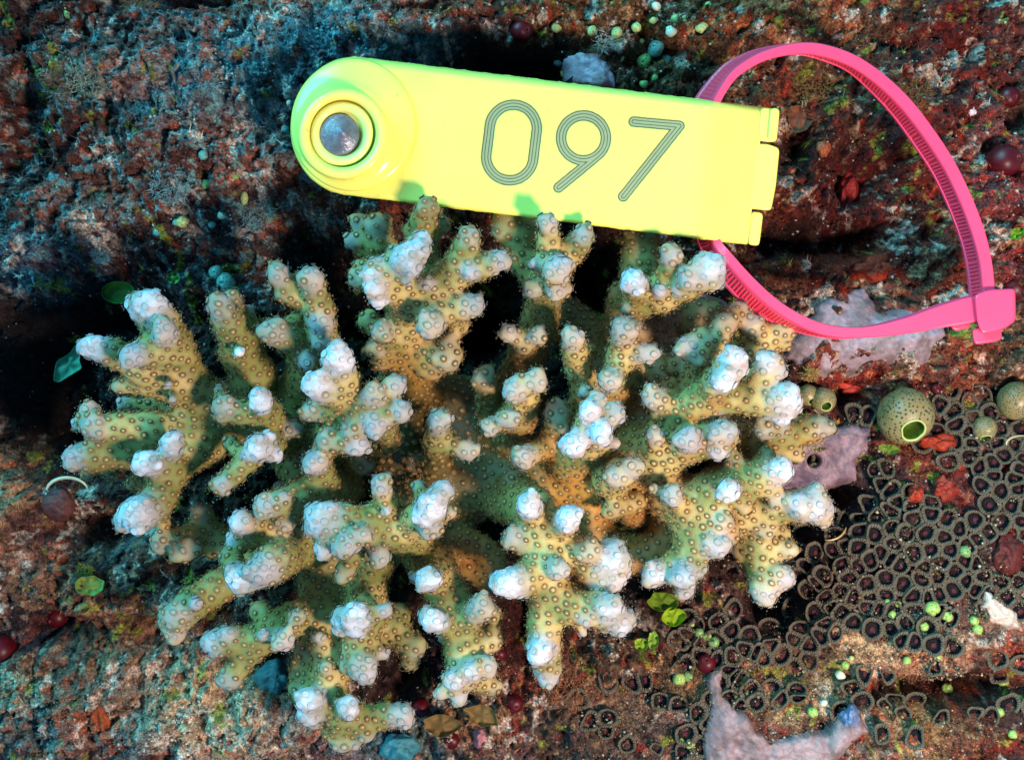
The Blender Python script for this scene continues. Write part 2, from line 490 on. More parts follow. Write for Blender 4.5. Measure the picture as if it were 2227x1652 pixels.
# ------------------------------------------------------------------ turf and grit on the rock
def scatter(n, xs, ys, hs, kind):
    """n small chips or strands as one mesh: arrays in plan u"""
    if kind == 'chip':
        base = np.array([(1,0,0),(-1,0,0),(0,1,0),(0,-1,0),(0,0,1),(0,0,-1)], float)
        fc = np.array([(0,2,4),(2,1,4),(1,3,4),(3,0,4),(2,0,5),(1,2,5),(3,1,5),(0,3,5)])
        size = (1.2 + 3.2 * RNG.random(n) ** 3)[:, None, None]
        b = base[None] * (0.45 + 1.0 * RNG.random((n, 6, 1))) * size * np.array([1, 1, .7])
    else:
        base = np.array([(0.9,0,0),(-.5,.8,0),(-.5,-.8,0),(0,0,1)], float)
        fc = np.array([(0,1,3),(1,2,3),(2,0,3)])
        L = (7 + 15 * RNG.random(n) ** 2)
        b = np.repeat(base[None], n, 0) * 1.15
        b[:, 3, :] = 0
        az = RNG.random(n) * 6.283; el = RNG.random(n) * 1.1
        b[:, 3, 0] = L * np.cos(az) * np.cos(el); b[:, 3, 1] = L * np.sin(az) * np.cos(el); b[:, 3, 2] = L * np.sin(el)
    a = RNG.random(n) * 6.283
    ca, sa = np.cos(a)[:, None], np.sin(a)[:, None]
    X = b[..., 0] * ca - b[..., 1] * sa; Y = b[..., 0] * sa + b[..., 1] * ca; Z = b[..., 2]
    v = np.stack([(xs[:, None] + X - CX), -(ys[:, None] + Y - CY), hs[:, None] + Z], -1) / 1000
    k = base.shape[0]
    f = (np.arange(n)[:, None, None] * k + fc[None]).reshape(-1, 3)
    return v.reshape(-1, 3), f, k

def spots(n):
    xs = -60 + 2350 * RNG.random(n); ys = -60 + 1780 * RNG.random(n)
    return xs, ys
n = 80000
xs, ys = spots(n)
keep = fbm(xs / 60, ys / 60, 140, 3) > .42
xs, ys = xs[keep], ys[keep]; n = len(xs)
hs = height(xs, ys) + 1.5
c = albedo(xs, ys) * (0.6 + 1.1 * RNG.random((n, 1)))
br = (RNG.random(n) > .93)[:, None]
c = np.where(br, c * 0.35 + lin((215, 205, 190)) * .6, c)
M_GRIT = mat_attr('grit', rough=.7, spec=.3, noise=.2, scale=200, bump=0)
v, f, k = scatter(n, xs, ys, hs, 'chip')
tag(mesh_obj('grit', v, f, M_GRIT, col=np.repeat(c, k, 0), smooth=False), 'pale and rusty grit caught in the turf all over the rock', 'grit', kind='stuff')
n = 16000
xs = 1250 + 1020 * RNG.random(n); ys = 850 + 850 * RNG.random(n)
keep = (bed_mask(xs, ys) > .4) & (fbm(xs / 50, ys / 50, 145, 4) > .53)
xs, ys = xs[keep], ys[keep]; n = len(xs)
hs = height(xs, ys, False) + 21 + 9 * RNG.random(n)
pal = lin(np.array([(150,120,84),(110,70,48),(96,100,52),(176,160,132),(84,44,38)]))
c = pal[RNG.integers(0, 5, n)] * (0.4 + .9 * RNG.random((n, 1)))
v, f, k = scatter(n, xs, ys, hs, 'chip')
tag(mesh_obj('debris', v, f, M_GRIT, col=np.repeat(c, k, 0), smooth=False), 'tan and rusty debris lodged over the cup polyp bed', 'debris', kind='stuff')
n = 75000
xs, ys = spots(n)
keep = fbm(xs / 45, ys / 45, 150, 4) > .50
xs, ys = xs[keep], ys[keep]; n = len(xs)
hs = height(xs, ys) - 0.5
c = albedo(xs, ys) * (0.5 + 1.5 * RNG.random((n, 1)) ** 1.5) + lin((60, 52, 36)) * .2
v, f, k = scatter(n, xs, ys, hs, 'strand')
tag(mesh_obj('algal_turf', v, f, M_GRIT, col=np.repeat(c, k, 0), smooth=False), 'short fine turf algae bristling from the rock', 'turf algae', kind='stuff')
# ================================================================== THE CORAL COLONY
# every branch: chains of (x, y, z, r) in photo-plan u; nubs (x, y, z, r, paleness) join the nearest node
BR = {}
def chain(g, *pts):
    b = BR.setdefault(g, {'seg': [], 'nodes': [], 'tips': []})
    p0 = None
    for p in pts:
        p = tuple(p)
        if p0 is not None:
            b['seg'].append((p0[:4], p[:4]))
        b['nodes'].append(p[:4])
        if len(p) > 4: b['tips'].append(p)
        p0 = p
def nubs(g, *pts):
    b = BR[g]
    base = list(b['nodes'])
    for p in pts:
        best = min(base, key=lambda n: ((n[0] - p[0]) ** 2 + (n[1] - p[1]) ** 2 + 0.5 * (n[2] - p[2]) ** 2 + (4000 if n[2] > p[2] + 5 else 0)))
        rb = max(min(best[3], p[3] * 1.05), p[3] * .8)
        b['seg'].append(((best[0], best[1], best[2], rb), p[:4]))
        b['nodes'].append(p[:4]); b['tips'].append(p)

chain('a', (700,1000,70,60), (580,905,120,70), (480,890,155,66), (440,875,175,60), (395,815,225,55), (375,750,260,47), (350,700,295,42), (327,660,330,37,.95))
chain('a', (350,715,285,36), (302,666,315,30,.9))
chain('a', (380,775,255,46), (330,765,310,38), (284,775,345,28,.8))
chain('a', (372,760,280,40), (357,718,345,28,.7))
chain('a', (385,820,225,44), (310,800,262,40), (250,768,285,32), (203,754,300,31,1))
chain('a', (390,850,205,40), (320,832,235,28), (258,840,240,19,.3))
chain('a', (400,905,140,24), (330,885,150,19), (268,877,170,17,.6))
nubs('a', (365,836,300,9,.8), (375,868,285,10,.6))
chain('b', (470,920,140,55), (410,940,180,52), (330,935,220,46), (260,935,240,40), (205,928,262,28,.7))
nubs('b', (195,893,245,24,.7), (170,920,235,17,.8))
chain('b', (440,955,175,46), (360,960,195,42), (280,980,220,40), (205,988,240,36), (163,993,250,30,.75))
nubs('b', (190,1030,195,17,.4), (238,1020,190,22,.3))
chain('c', (450,970,160,50), (405,990,205,42), (370,1030,240,37), (348,1080,270,36), (318,1110,300,38), (296,1118,312,42,.9))
chain('c', (340,1100,280,30), (270,1128,290,26,.8))
nubs('c', (372,964,305,28,.9), (318,1004,305,30,1), (289,1052,120,18,.3), (360,1150,150,18,.3))
chain('d', (560,880,120,60), (548,820,180,56), (525,760,240,46), (498,700,290,37), (479,666,315,32,.55))
chain('d', (540,740,220,34), (500,655,265,26,.5))
chain('d', (550,770,200,30), (539,676,225,17,.6))
nubs('d', (519,765,315,13,.9), (500,775,230,24,.1))
chain('e', (640,880,110,60), (665,820,170,48), (690,770,215,38), (700,720,255,34), (694,670,290,33), (675,604,335,29,.6))
chain('e', (690,680,270,28), (640,640,290,24), (605,594,315,26,.55))
nubs('e', (612,640,300,18,.3), (696,702,300,27,.7), (697,742,290,22,.6))
chain('e', (700,820,170,38), (660,765,240,34), (625,735,280,32), (592,722,305,32,.5))
nubs('e', (668,786,280,20,.7), (640,700,200,22,.1))
chain('f', (690,1000,120,55), (735,940,210,52), (742,890,280,46), (742,830,335,42), (735,775,385,36,.95))
chain('f', (742,860,300,36), (712,848,345,34), (684,836,370,33,1))
nubs('f', (680,895,285,27,.5), (712,958,310,24,.6), (683,1006,300,27,.75))
chain('f', (742,890,280,40), (785,900,305,40), (812,855,350,26,.6))
chain('f', (790,895,300,34), (862,836,330,25,.7))
chain('f', (790,900,300,34), (835,900,325,26), (875,892,340,24,.7))
nubs('f', (815,927,335,27,.75), (778,966,320,26,.85), (762,935,330,22,.5), (790,1010,190,26,.3), (845,960,200,24,.1))
chain('g', (640,960,120,48), (600,930,200,40), (572,900,270,34), (565,868,345,27,1))
chain('g', (585,900,260,32), (530,898,290,28), (488,884,305,24,.65))
nubs('g', (482,908,300,15,.4), (476,850,270,14,.5), (637,933,240,21,.55))
chain('g', (620,960,180,34), (590,965,260,30), (558,972,325,28,.95))
chain('g', (570,975,300,24), (540,1000,295,22), (510,1030,300,22), (481,1053,305,21,.6))
nubs('g', (600,990,300,17,.9), (585,950,310,16,.9), (500,962,250,18,.3), (541,985,322,16,.9))
chain('h', (950,1070,60,40), (952,1010,160,30), (950,955,240,28), (954,912,295,27,.65))
nubs('h', (1018,980,255,24,.6), (900,1010,130,22,.2))
chain('i', (1150,850,80,50), (1142,775,150,34), (1136,742,215,24,.4))
nubs('i', (1105,722,240,20,.6), (1168,730,245,21,.55))
chain('i', (1080,960,70,50), (1068,890,140,34), (1052,820,225,27,.4))
chain('i', (1110,980,90,55), (1128,905,190,44), (1140,860,245,34), (1120,845,300,26,.85))
nubs('i', (1164,826,305,28,.6), (1110,912,275,20,.7), (1088,912,265,17,.6), (1066,926,245,20,.7))
chain('j', (1270,900,120,50), (1280,850,190,40), (1256,800,240,28), (1250,765,275,27), (1244,733,315,26,.6))
chain('j', (1330,890,130,50), (1335,830,200,38), (1350,775,260,32), (1357,718,320,30,.6))
nubs('j', (1380,708,300,18,.55), (1407,768,300,25,.7), (1325,830,310,27,.65), (1272,852,270,17,.6), (1283,760,190,18,.2), (1375,800,210,26,.2))
chain('k', (1200,1040,100,60), (1215,960,170,42), (1208,895,240,28,.45))
nubs('k', (1225,930,250,16,.5), (1136,993,250,27,.6), (1115,1040,160,22,.3))
chain('k', (1240,1010,180,54), (1285,960,260,44), (1290,920,330,34), (1281,890,370,24,1))
chain('k', (1290,920,330,30), (1307,940,372,27,1))
nubs('k', (1246,968,350,29,1), (1299,870,340,22,.6), (1338,900,345,25,.7), (1302,964,320,16,.5), (1338,964,310,14,.55))
chain('l', (1400,1000,150,60), (1440,960,205,55), (1475,905,250,48), (1520,872,285,42), (1580,862,305,38), (1650,868,320,34), (1690,868,332,34), (1708,866,338,35,1))
nubs('l', (1695,897,320,27,.95), (1724,880,320,22,.9), (1419,864,290,29,.6), (1432,888,260,20,.3), (1451,845,200,24,.1))
chain('l', (1540,868,290,42), (1560,835,335,38), (1580,805,365,30), (1594,776,382,26,1))
nubs('l', (1574,827,385,27,1), (1607,797,375,20,1), (1552,838,350,16,.6))
chain('l', (1630,866,310,38), (1655,825,320,30), (1667,784,338,24,.85))
nubs('l', (1688,802,330,21,.8))
chain('m', (1480,900,160,55), (1530,820,210,48), (1535,780,250,34), (1525,742,290,26,.35))
nubs('m', (1494,754,295,27,.6), (1512,775,290,22,.5))
chain('m', (1530,790,240,32), (1552,740,270,28), (1574,706,285,25,.5))
chain('m', (1560,800,175,42), (1620,765,200,34), (1665,738,220,28), (1702,716,235,24,.4))
nubs('m', (1604,675,250,23,.4), (1632,706,255,28,.45), (1706,750,205,17,.3), (1672,790,190,22,.2), (1475,790,190,30,.2))
chain('n', (1600,1010,120,60), (1650,968,175,48), (1700,948,205,36), (1750,934,225,30), (1790,928,238,24,.45))
nubs('n', (1659,930,260,27,.5), (1698,927,255,20,.5), (1725,985,200,23,.3), (1690,975,200,28,.1), (1775,950,190,16,.2))
chain('o', (1380,1010,190,64), (1430,1000,225,54), (1500,965,270,44), (1560,955,295,38), (1572,937,320,30,.7))
nubs('o', (1495,956,330,31,.75), (1423,947,295,20,.55), (1544,916,270,18,.4), (1563,982,310,19,.85), (1592,950,285,17,.5))
chain('o', (1330,1040,230,52), (1350,1026,290,34), (1375,1016,318,24,.6))
nubs('o', (1338,1034,312,24,.6))
chain('p', (1500,1120,200,62), (1550,1070,235,56), (1610,1048,265,48), (1655,1036,290,38), (1697,1023,310,31,.9))
nubs('p', (1689,1080,280,24,.6), (1665,996,255,25,.25), (1583,1068,350,26,1), (1459,1076,300,23,.7), (1421,1060,285,13,.5), (1594,1002,270,22,.35), (1620,1095,270,20,.2))
chain('q', (1560,1130,170,55), (1620,1110,215,46), (1690,1105,245,40), (1740,1098,272,36), (1768,1100,290,33,.85))
nubs('q', (1738,1095,300,27,.8), (1772,1076,280,24,.8), (1788,1105,270,28,.85), (1790,1133,255,19,.6), (1714,1090,280,18,.4))
chain('r', (1460,1080,190,66), (1510,1120,225,60), (1515,1170,235,54), (1495,1215,245,40), (1484,1254,285,29,.8))
nubs('r', (1489,1281,255,24,.7), (1519,1237,260,17,.7), (1559,1187,275,31,.75), (1570,1133,270,26,.4), (1587,1160,240,20,.3))
chain('r', (1490,1215,240,34), (1450,1238,250,28), (1419,1249,265,29,.85))
chain('s', (1590,1120,140,52), (1640,1140,170,50), (1650,1190,190,48), (1658,1235,200,38), (1662,1270,220,31), (1660,1289,228,29,.7))
nubs('s', (1705,1254,225,28,.75), (1713,1194,215,22,.4), (1608,1193,185,20,.3), (1664,1148,235,25,.35), (1690,1160,190,26,.1))
chain('t', (1100,1080,120,66), (1160,1110,220,56), (1172,1160,265,52), (1185,1220,280,50), (1195,1290,280,46), (1240,1318,290,40), (1300,1322,305,36), (1325,1321,325,29,.95))
nubs('t', (1349,1348,300,33,.85), (1273,1347,320,17,.7), (1269,1376,275,11,.6), (1330,1350,290,28,.7))
chain('t', (1160,1120,255,40), (1149,1096,345,30,1))
chain('t', (1180,1150,270,40), (1225,1140,310,30), (1236,1124,345,29,1))
nubs('t', (1116,1170,290,25,.6), (1214,1237,335,25,.6), (1135,1187,290,18,.4), (1257,1275,240,24,.3))
chain('t', (1175,1240,285,42), (1135,1262,320,38), (1103,1266,340,35,1))
nubs('t', (1081,1261,325,19,.9))
chain('t', (1190,1290,275,42), (1185,1350,280,40), (1182,1400,275,38), (1188,1440,265,32), (1190,1467,262,27,.8))
nubs('t', (1173,1416,312,30,.95))
chain('u', (1180,1180,200,48), (1240,1190,265,38), (1283,1198,305,29,.5))
chain('u', (1240,1200,230,42), (1290,1230,265,44), (1327,1215,290,36,.95))
nubs('u', (1345,1228,285,30,.9), (1332,1250,280,34,.85), (1306,1264,275,28,.75), (1290,1240,265,26,.5), (1330,1190,270,22,.8))
chain('u', (1380,1120,120,34), (1360,1100,200,26), (1385,1090,220,18), (1330,1108,230,22,.2))
chain('v', (880,1120,130,70), (890,1160,215,54), (860,1150,270,44), (800,1140,300,38), (750,1130,315,37), (700,1125,330,37,.85))
nubs('v', (680,1146,322,21,.8), (677,1110,318,17,.8), (705,1193,320,23,.85), (715,1158,330,24,.6), (760,1178,352,26,.65), (785,1162,352,24,.55), (741,1190,350,22,.7), (826,1210,320,25,.6), (748,1245,265,23,.5))
chain('v', (870,1150,265,42), (915,1125,310,38), (936,1108,350,32), (938,1096,375,32,1))
nubs('v', (961,1064,362,23,.85), (935,1147,350,27,.65), (908,1056,300,17,.5), (925,1118,372,28,1))
chain('v', (845,1130,260,34), (838,1090,300,26), (828,1052,335,25,.6))
nubs('v', (841,1113,330,10,.8), (801,1110,290,14,.4), (978,1113,230,18,.4))
chain('w', (740,1060,130,60), (700,1060,220,42), (650,1078,262,34), (608,1094,288,30), (576,1101,300,28,.65))
chain('w', (700,1060,210,36), (695,1020,250,28), (686,1008,285,24))
nubs('w', (616,1083,305,15,.6), (623,1137,265,23,.55), (604,1058,240,14,.6), (655,1060,240,22,.1))
chain('x', (690,1200,150,66), (640,1170,200,56), (590,1160,230,48), (550,1150,260,38), (521,1136,305,27,.85))
nubs('x', (505,1170,270,16,.8), (500,1210,270,17,.75))
chain('x', (640,1190,200,50), (612,1215,280,42), (585,1232,325,40), (566,1240,345,36,.7))
nubs('x', (520,1256,330,30,.9), (600,1208,335,30,.2), (545,1262,325,24,.7))
chain('y', (590,1210,150,50), (530,1240,185,42), (470,1278,220,39), (420,1310,240,38), (382,1338,260,35,.55))
nubs('y', (383,1371,238,28,.6), (426,1312,290,17,.7), (365,1350,235,24,.5))
chain('y', (560,1190,130,46), (480,1180,160,38), (415,1170,185,32), (350,1178,205,27,.45))
nubs('y', (413,1193,225,26,.45), (436,1112,175,24,.35), (390,1200,220,22,.4))
chain('z', (720,1260,140,60), (690,1330,200,46), (640,1345,228,40), (600,1365,248,37), (550,1392,262,34), (500,1393,270,31), (464,1394,275,28,.8))
nubs('z', (494,1378,288,19,.7), (646,1340,300,20,.45), (618,1392,305,26,.65), (574,1380,300,14,.6), (563,1324,220,22,.2), (530,1330,170,0.1,.1))
chain('z', (575,1390,250,32), (540,1420,255,27), (513,1455,256,26), (497,1476,256,25,.65))
chain('aa', (710,1280,140,56), (712,1350,200,44), (715,1410,222,42), (718,1470,235,42), (712,1520,245,44), (745,1550,245,42), (795,1565,240,33), (840,1553,244,27), (876,1552,255,28,.75))
nubs('aa', (670,1520,298,30,1), (672,1548,275,27,.9), (683,1570,240,18,.6), (758,1535,308,25,1), (743,1617,232,20,.6), (774,1611,232,16,.6), (796,1598,245,17,.6), (881,1577,235,12,.7), (655,1452,190,30,.1), (662,1410,195,26,.1), (708,1450,280,17,.4), (694,1384,268,15,.5), (655,1500,215,30,.2), (735,1590,225,30,.1))
chain('bb', (800,1230,140,60), (795,1290,190,50), (790,1345,250,46), (778,1345,310,36), (772,1335,345,30,1))
nubs('bb', (776,1365,335,22,1), (741,1345,310,22,.9), (738,1368,295,16,.9), (838,1326,305,19,.7))
chain('bb', (790,1345,240,46), (782,1400,260,38), (785,1440,288,34), (790,1455,292,30,.8))
nubs('bb', (764,1436,270,27,.5), (833,1420,260,17,.6))
chain('bb', (810,1340,190,46), (850,1365,200,40), (885,1395,218,28), (903,1408,228,22,.4))
nubs('bb', (892,1438,205,20,.3), (866,1330,180,24,.1))
chain('cc', (930,1200,120,66), (955,1260,195,50), (985,1310,222,46), (1000,1365,235,40), (1005,1420,248,38), (1005,1465,262,34,.5))
nubs('cc', (931,1257,300,29,.95), (897,1252,270,12,.5), (938,1347,300,28,1), (920,1336,280,14,.7), (1045,1320,290,31,.55), (1067,1390,225,32,.2), (965,1386,205,16,.5), (958,1506,262,18,.6), (998,1511,262,20,.8), (984,1478,298,22,.95), (1024,1458,300,22,.9), (1058,1446,285,26,.7), (1067,1490,220,24,.3), (1045,1482,215,20,.3), (1070,1330,220,20,.2))
chain('dd', (880,850,50,60), (873,770,130,55), (885,710,210,52), (890,650,275,50), (868,622,310,46), (862,585,350,36), (885,560,385,32,1))
nubs('dd', (908,545,388,24,1), (919,523,372,21,.9), (862,552,345,20,.6), (821,582,355,24,.8), (779,607,285,25,.4), (808,600,368,20,.95), (815,628,368,22,1), (822,655,355,19,1), (896,588,395,19,.8), (884,613,380,10,.6), (928,615,345,17,.5), (780,575,270,14,.3))
chain('dd', (890,650,280,44), (940,635,300,40), (975,605,312,38), (1000,570,332,34), (1014,535,352,27), (1022,513,368,22,.5))
chain('dd', (985,600,315,34), (1035,583,335,27), (1060,573,345,26), (1087,566,352,25,.65))
nubs('dd', (1021,592,358,17,.8))
chain('dd', (900,665,270,42), (960,672,300,34), (1000,668,318,30), (1028,666,325,27,.65))
nubs('dd', (933,710,355,33,.55), (1000,710,210,20,.2))
chain('ee', (890,840,80,58), (900,775,165,54), (930,770,190,46), (972,783,225,31,.4))
nubs('ee', (828,722,265,26,.5), (817,758,225,25,.4), (978,744,225,22,.4), (940,805,200,26,.2), (830,780,190,26,.2), (800,700,170,26,.1))
chain('ff', (930,640,170,46), (925,570,225,36), (916,520,265,33), (922,480,305,31), (931,448,335,25,.25))
nubs('ff', (960,490,265,23,.2), (905,500,260,24,.1))
chain('ff', (860,640,200,44), (838,580,225,36), (828,530,252,32), (820,492,275,27,.4))
nubs('ff', (781,484,250,21,.5), (763,523,255,19,.5), (840,480,240,18,.3), (795,540,235,24,.1))
chain('gg', (1110,850,60,50), (1150,760,110,46), (1175,690,170,42), (1192,620,240,42), (1196,570,280,37), (1193,525,320,26), (1192,484,355,22,.6))
chain('gg', (1205,590,260,36), (1238,553,290,28), (1258,530,308,25), (1268,510,322,23,.6))
nubs('gg', (1163,573,320,15,.6), (1215,583,348,29,.8), (1203,592,344,22,.7), (1158,630,285,21,.55), (1209,632,308,22,.6), (1228,628,295,19,.4))
chain('gg', (1180,640,190,36), (1145,565,205,40), (1122,515,222,38), (1100,478,235,36,.1))
nubs('gg', (1086,502,240,18,.4), (1154,485,232,30,.1))
chain('hh', (1290,860,70,50), (1340,740,115,46), (1360,670,190,44), (1395,650,245,40), (1440,643,272,38), (1495,615,308,36), (1530,598,338,36), (1545,583,352,32,1))
nubs('hh', (1556,606,345,21,1), (1531,568,352,20,1), (1380,612,352,28,1), (1370,603,340,18,.9), (1434,632,330,17,.8), (1499,606,346,25,.7), (1478,628,325,15,.8), (1363,673,258,16,.4), (1345,640,190,24,.1))
chain('hh', (1425,635,268,32), (1455,590,300,25), (1462,565,325,23), (1458,553,335,22,.6))
chain('hh', (1390,640,190,52), (1395,570,205,50), (1392,500,215,44,.05))
chain('ii', (1360,840,90,50), (1430,740,115,46), (1500,700,130,44), (1530,680,140,36,.1))
nubs('ii', (1400,700,150,30,.1), (1450,690,160,30,.1), (1395,720,170,24,.15), (1440,820,150,40,.1))
chain('base', (1230,700,40,62), (1300,760,70,60), (1340,840,90,56))
chain('base', (930,840,20,60), (1000,880,40,66), (1060,960,60,66))
chain('base', (1290,1060,130,44), (1270,1120,125,40), (1290,1190,120,40), (1350,1215,120,38), (1420,1205,125,38), (1465,1150,135,40))
chain('base', (1380,960,150,50), (1440,1060,150,44), (1380,1065,160,36), (1320,1070,150,36))
# low tissue that joins the branches in the middle of the colony
chain('base', (640,880,105,72), (640,960,95,70), (700,1080,105,76), (720,1180,120,74), (700,1260,120,60), (800,1200,100,70), (900,1100,85,80), (960,1180,90,70))
chain('base', (900,1100,85,80), (1000,1060,80,80), (1100,1040,90,74), (1200,1050,120,62), (1300,1040,160,58), (1400,1010,165,60), (1470,1070,160,58))
chain('base', (1000,1060,70,80), (1010,960,40,80), (1100,960,50,66), (1130,860,40,60), (1000,880,20,60))
chain('base', (1280,1070,110,46), (1290,1140,100,42), (1320,1185,95,40), (1380,1200,95,40), (1440,1180,110,44), (1460,1120,130,48))
chain('base', (1280,1010,110,54), (1280,900,95,54), (1360,900,110,50), (1440,890,130,55), (1400,960,120,50))
chain('base', (1000,1160,90,46), (1015,1180,130,32), (1050,1190,140,26), (1072,1215,135,30), (1060,1250,110,36), (1020,1235,110,30))
chain('base', (1560,1100,120,60), (1590,1010,110,55), (1620,960,120,50), (1490,900,130,55))
chain('base', (440,930,140,60), (560,900,110,66), (640,880,105,72))
chain('base', (860,1050,40,80), (860,950,20,70), (870,850,10,66))
chain('base', (1000,1000,-120,150), (1000,1050,20,110))

GR = list(BR.keys())
_rk = random.Random(21)                     # little knobs crowding the ends of the branches
for g in GR:
    if g == 'base': continue
    for t in list(BR[g]['tips']):
        if t[3] < 20: continue
        a0 = _rk.uniform(0, 6.283)
        for k in range(2):
            a = a0 + k * 2.2 + _rk.uniform(-.4, .4); q = _rk.uniform(.62, .85) * t[3]
            r_ = t[3] * _rk.uniform(.30, .40)
            p1 = (t[0] + q * math.cos(a), t[1] + q * math.sin(a), t[2] + t[3] * _rk.uniform(.0, .45), r_)
            BR[g]['seg'].append(((t[0], t[1], t[2], r_), p1))
            if t[4] > .3: BR[g]['tips'].append(p1 + (min(.77, t[4]) if t[4] < .78 else t[4],))
segA = []; segB = []; ra = []; rb = []; own = []
for gi, g in enumerate(GR):
    for a, b in BR[g]['seg']:
        pa = np.array(P3(*a[:3])) * 1000; pb = np.array(P3(*b[:3])) * 1000
        segA.append(pa); segB.append(pb)
        ra.append(a[3] * (D - a[2]) / D * 0.84); rb.append(b[3] * (D - b[2]) / D * 0.84); own.append(gi)
segA = np.array(segA); segB = np.array(segB); own = np.array(own)
VS = 4.2
lo = np.array([-1000., -860., -60.]); hi = np.array([760., 420., 430.])
N = ((hi - lo) / VS).astype(int)
F3 = np.full(N, 60.0, dtype=np.float32); O3 = np.zeros(N, dtype=np.int16); B3 = np.full(N, 1e3, dtype=np.float32)
ax = [lo[k] + VS * np.arange(N[k]) for k in range(3)]
KS = 17.0
for s in range(len(segA)):
    a, b = segA[s], segB[s]; r1, r2 = ra[s], rb[s]
    pad = max(r1, r2) + 40
    i0 = np.maximum(((np.minimum(a, b) - pad - lo) / VS).astype(int), 0)
    i1 = np.minimum(((np.maximum(a, b) + pad - lo) / VS).astype(int) + 1, N)
    if (i1 <= i0).any(): continue
    X = ax[0][i0[0]:i1[0], None, None] - a[0]; Y = ax[1][None, i0[1]:i1[1], None] - a[1]; Z = ax[2][None, None, i0[2]:i1[2]] - a[2]
    d = b - a; L2 = max(float(d @ d), 1e-6)
    t = np.clip((X * d[0] + Y * d[1] + Z * d[2]) / L2, 0, 1)
    dd = np.sqrt((X - t * d[0]) ** 2 + (Y - t * d[1]) ** 2 + (Z - t * d[2]) ** 2) - (r1 + (r2 - r1) * t)
    dd = dd.astype(np.float32)
    sl = tuple(slice(i0[k], i1[k]) for k in range(3))
    f = F3[sl]
    h = np.maximum(KS - np.abs(f - dd), 0) / KS
    F3[sl] = np.minimum(f, dd) - h * h * KS * 0.25
    m = dd < B3[sl]
    B3[sl] = np.where(m, dd, B3[sl]); O3[sl] = np.where(m, own[s], O3[sl])
del B3

def surface_nets(F):
    S = F < 0
    nx, ny, nz = F.shape
    c = np.zeros((nx - 1, ny - 1, nz - 1), dtype=np.uint8)
    for dx in (0, 1):
        for dy in (0, 1):
            for dz in (0, 1):
                c += S[dx:nx - 1 + dx, dy:ny - 1 + dy, dz:nz - 1 + dz]
    act = (c > 0) & (c < 8)
    I = np.argwhere(act)
    idx = np.full(act.shape, -1, dtype=np.int64); idx[act] = np.arange(len(I))
    acc = np.zeros((len(I), 3)); cnt = np.zeros(len(I))
    cor = [(0,0,0),(1,0,0),(0,1,0),(1,1,0),(0,0,1),(1,0,1),(0,1,1),(1,1,1)]
    ed = [(0,1),(2,3),(4,5),(6,7),(0,2),(1,3),(4,6),(5,7),(0,4),(1,5),(2,6),(3,7)]
    fv = [F[I[:, 0] + q[0], I[:, 1] + q[1], I[:, 2] + q[2]] for q in cor]
    for p, q in ed:
        a, b = fv[p], fv[q]
        m = (a < 0) != (b < 0)
        t = np.where(m, a / np.where(m, a - b, 1), 0)
        pos = np.array(cor[p])[None] + t[:, None] * (np.array(cor[q]) - np.array(cor[p]))[None]
        acc += np.where(m[:, None], pos, 0); cnt += m
    P = I + acc / cnt[:, None]
    quads = []
    for axn in range(3):
        sl0 = [slice(None)] * 3; sl1 = [slice(None)] * 3
        sl0[axn] = slice(0, -1); sl1[axn] = slice(1, None)
        a = S[tuple(sl0)]; b = S[tuple(sl1)]
        E = np.argwhere(a != b)
        u, v = [(1, 2), (2, 0), (0, 1)][axn]
        ok = (E[:, u] > 0) & (E[:, v] > 0) & (E[:, u] < F.shape[u] - 1) & (E[:, v] < F.shape[v] - 1)
        E = E[ok]
        ins = a[E[:, 0], E[:, 1], E[:, 2]]
        def g(du, dv):
            Q = E.copy(); Q[:, u] -= du; Q[:, v] -= dv
            return idx[Q[:, 0], Q[:, 1], Q[:, 2]]
        q = np.stack([g(1, 1), g(0, 1), g(0, 0), g(1, 0)], 1)
        q = np.where(ins[:, None], q, q[:, ::-1])
        q = q[(q >= 0).all(1)]
        quads.append(q)
    return P, np.concatenate(quads)

P, Q = surface_nets(F3)
vo = np.clip(np.round(P).astype(int), 0, N - 1)
vown = O3[vo[:, 0], vo[:, 1], vo[:, 2]].astype(int)
V = lo + P * VS
del F3, O3
def vnormals(V, Q):
    n = np.cross(V[Q[:, 2]] - V[Q[:, 0]], V[Q[:, 3]] - V[Q[:, 1]])
    out = np.zeros_like(V)
    for k in range(4):
        for c3 in range(3):
            out[:, c3] += np.bincount(Q[:, k], n[:, c3], minlength=len(V))
    return out / np.maximum(np.linalg.norm(out, axis=1, keepdims=True), 1e-9)
# one smoothing pass, then normals
def smooth(V, Q, lam=.5):
    s = np.zeros_like(V); c = np.zeros(len(V))
    for k in range(4):
        a, b = Q[:, k], Q[:, (k + 1) % 4]
        for c3 in range(3):
            s[:, c3] += np.bincount(a, V[b, c3], minlength=len(V)) + np.bincount(b, V[a, c3], minlength=len(V))
        c += np.bincount(a, minlength=len(V)) + np.bincount(b, minlength=len(V))
    return V + lam * (s / np.maximum(c, 1)[:, None] - V)
V = smooth(V, Q)
NV = vnormals(V, Q)

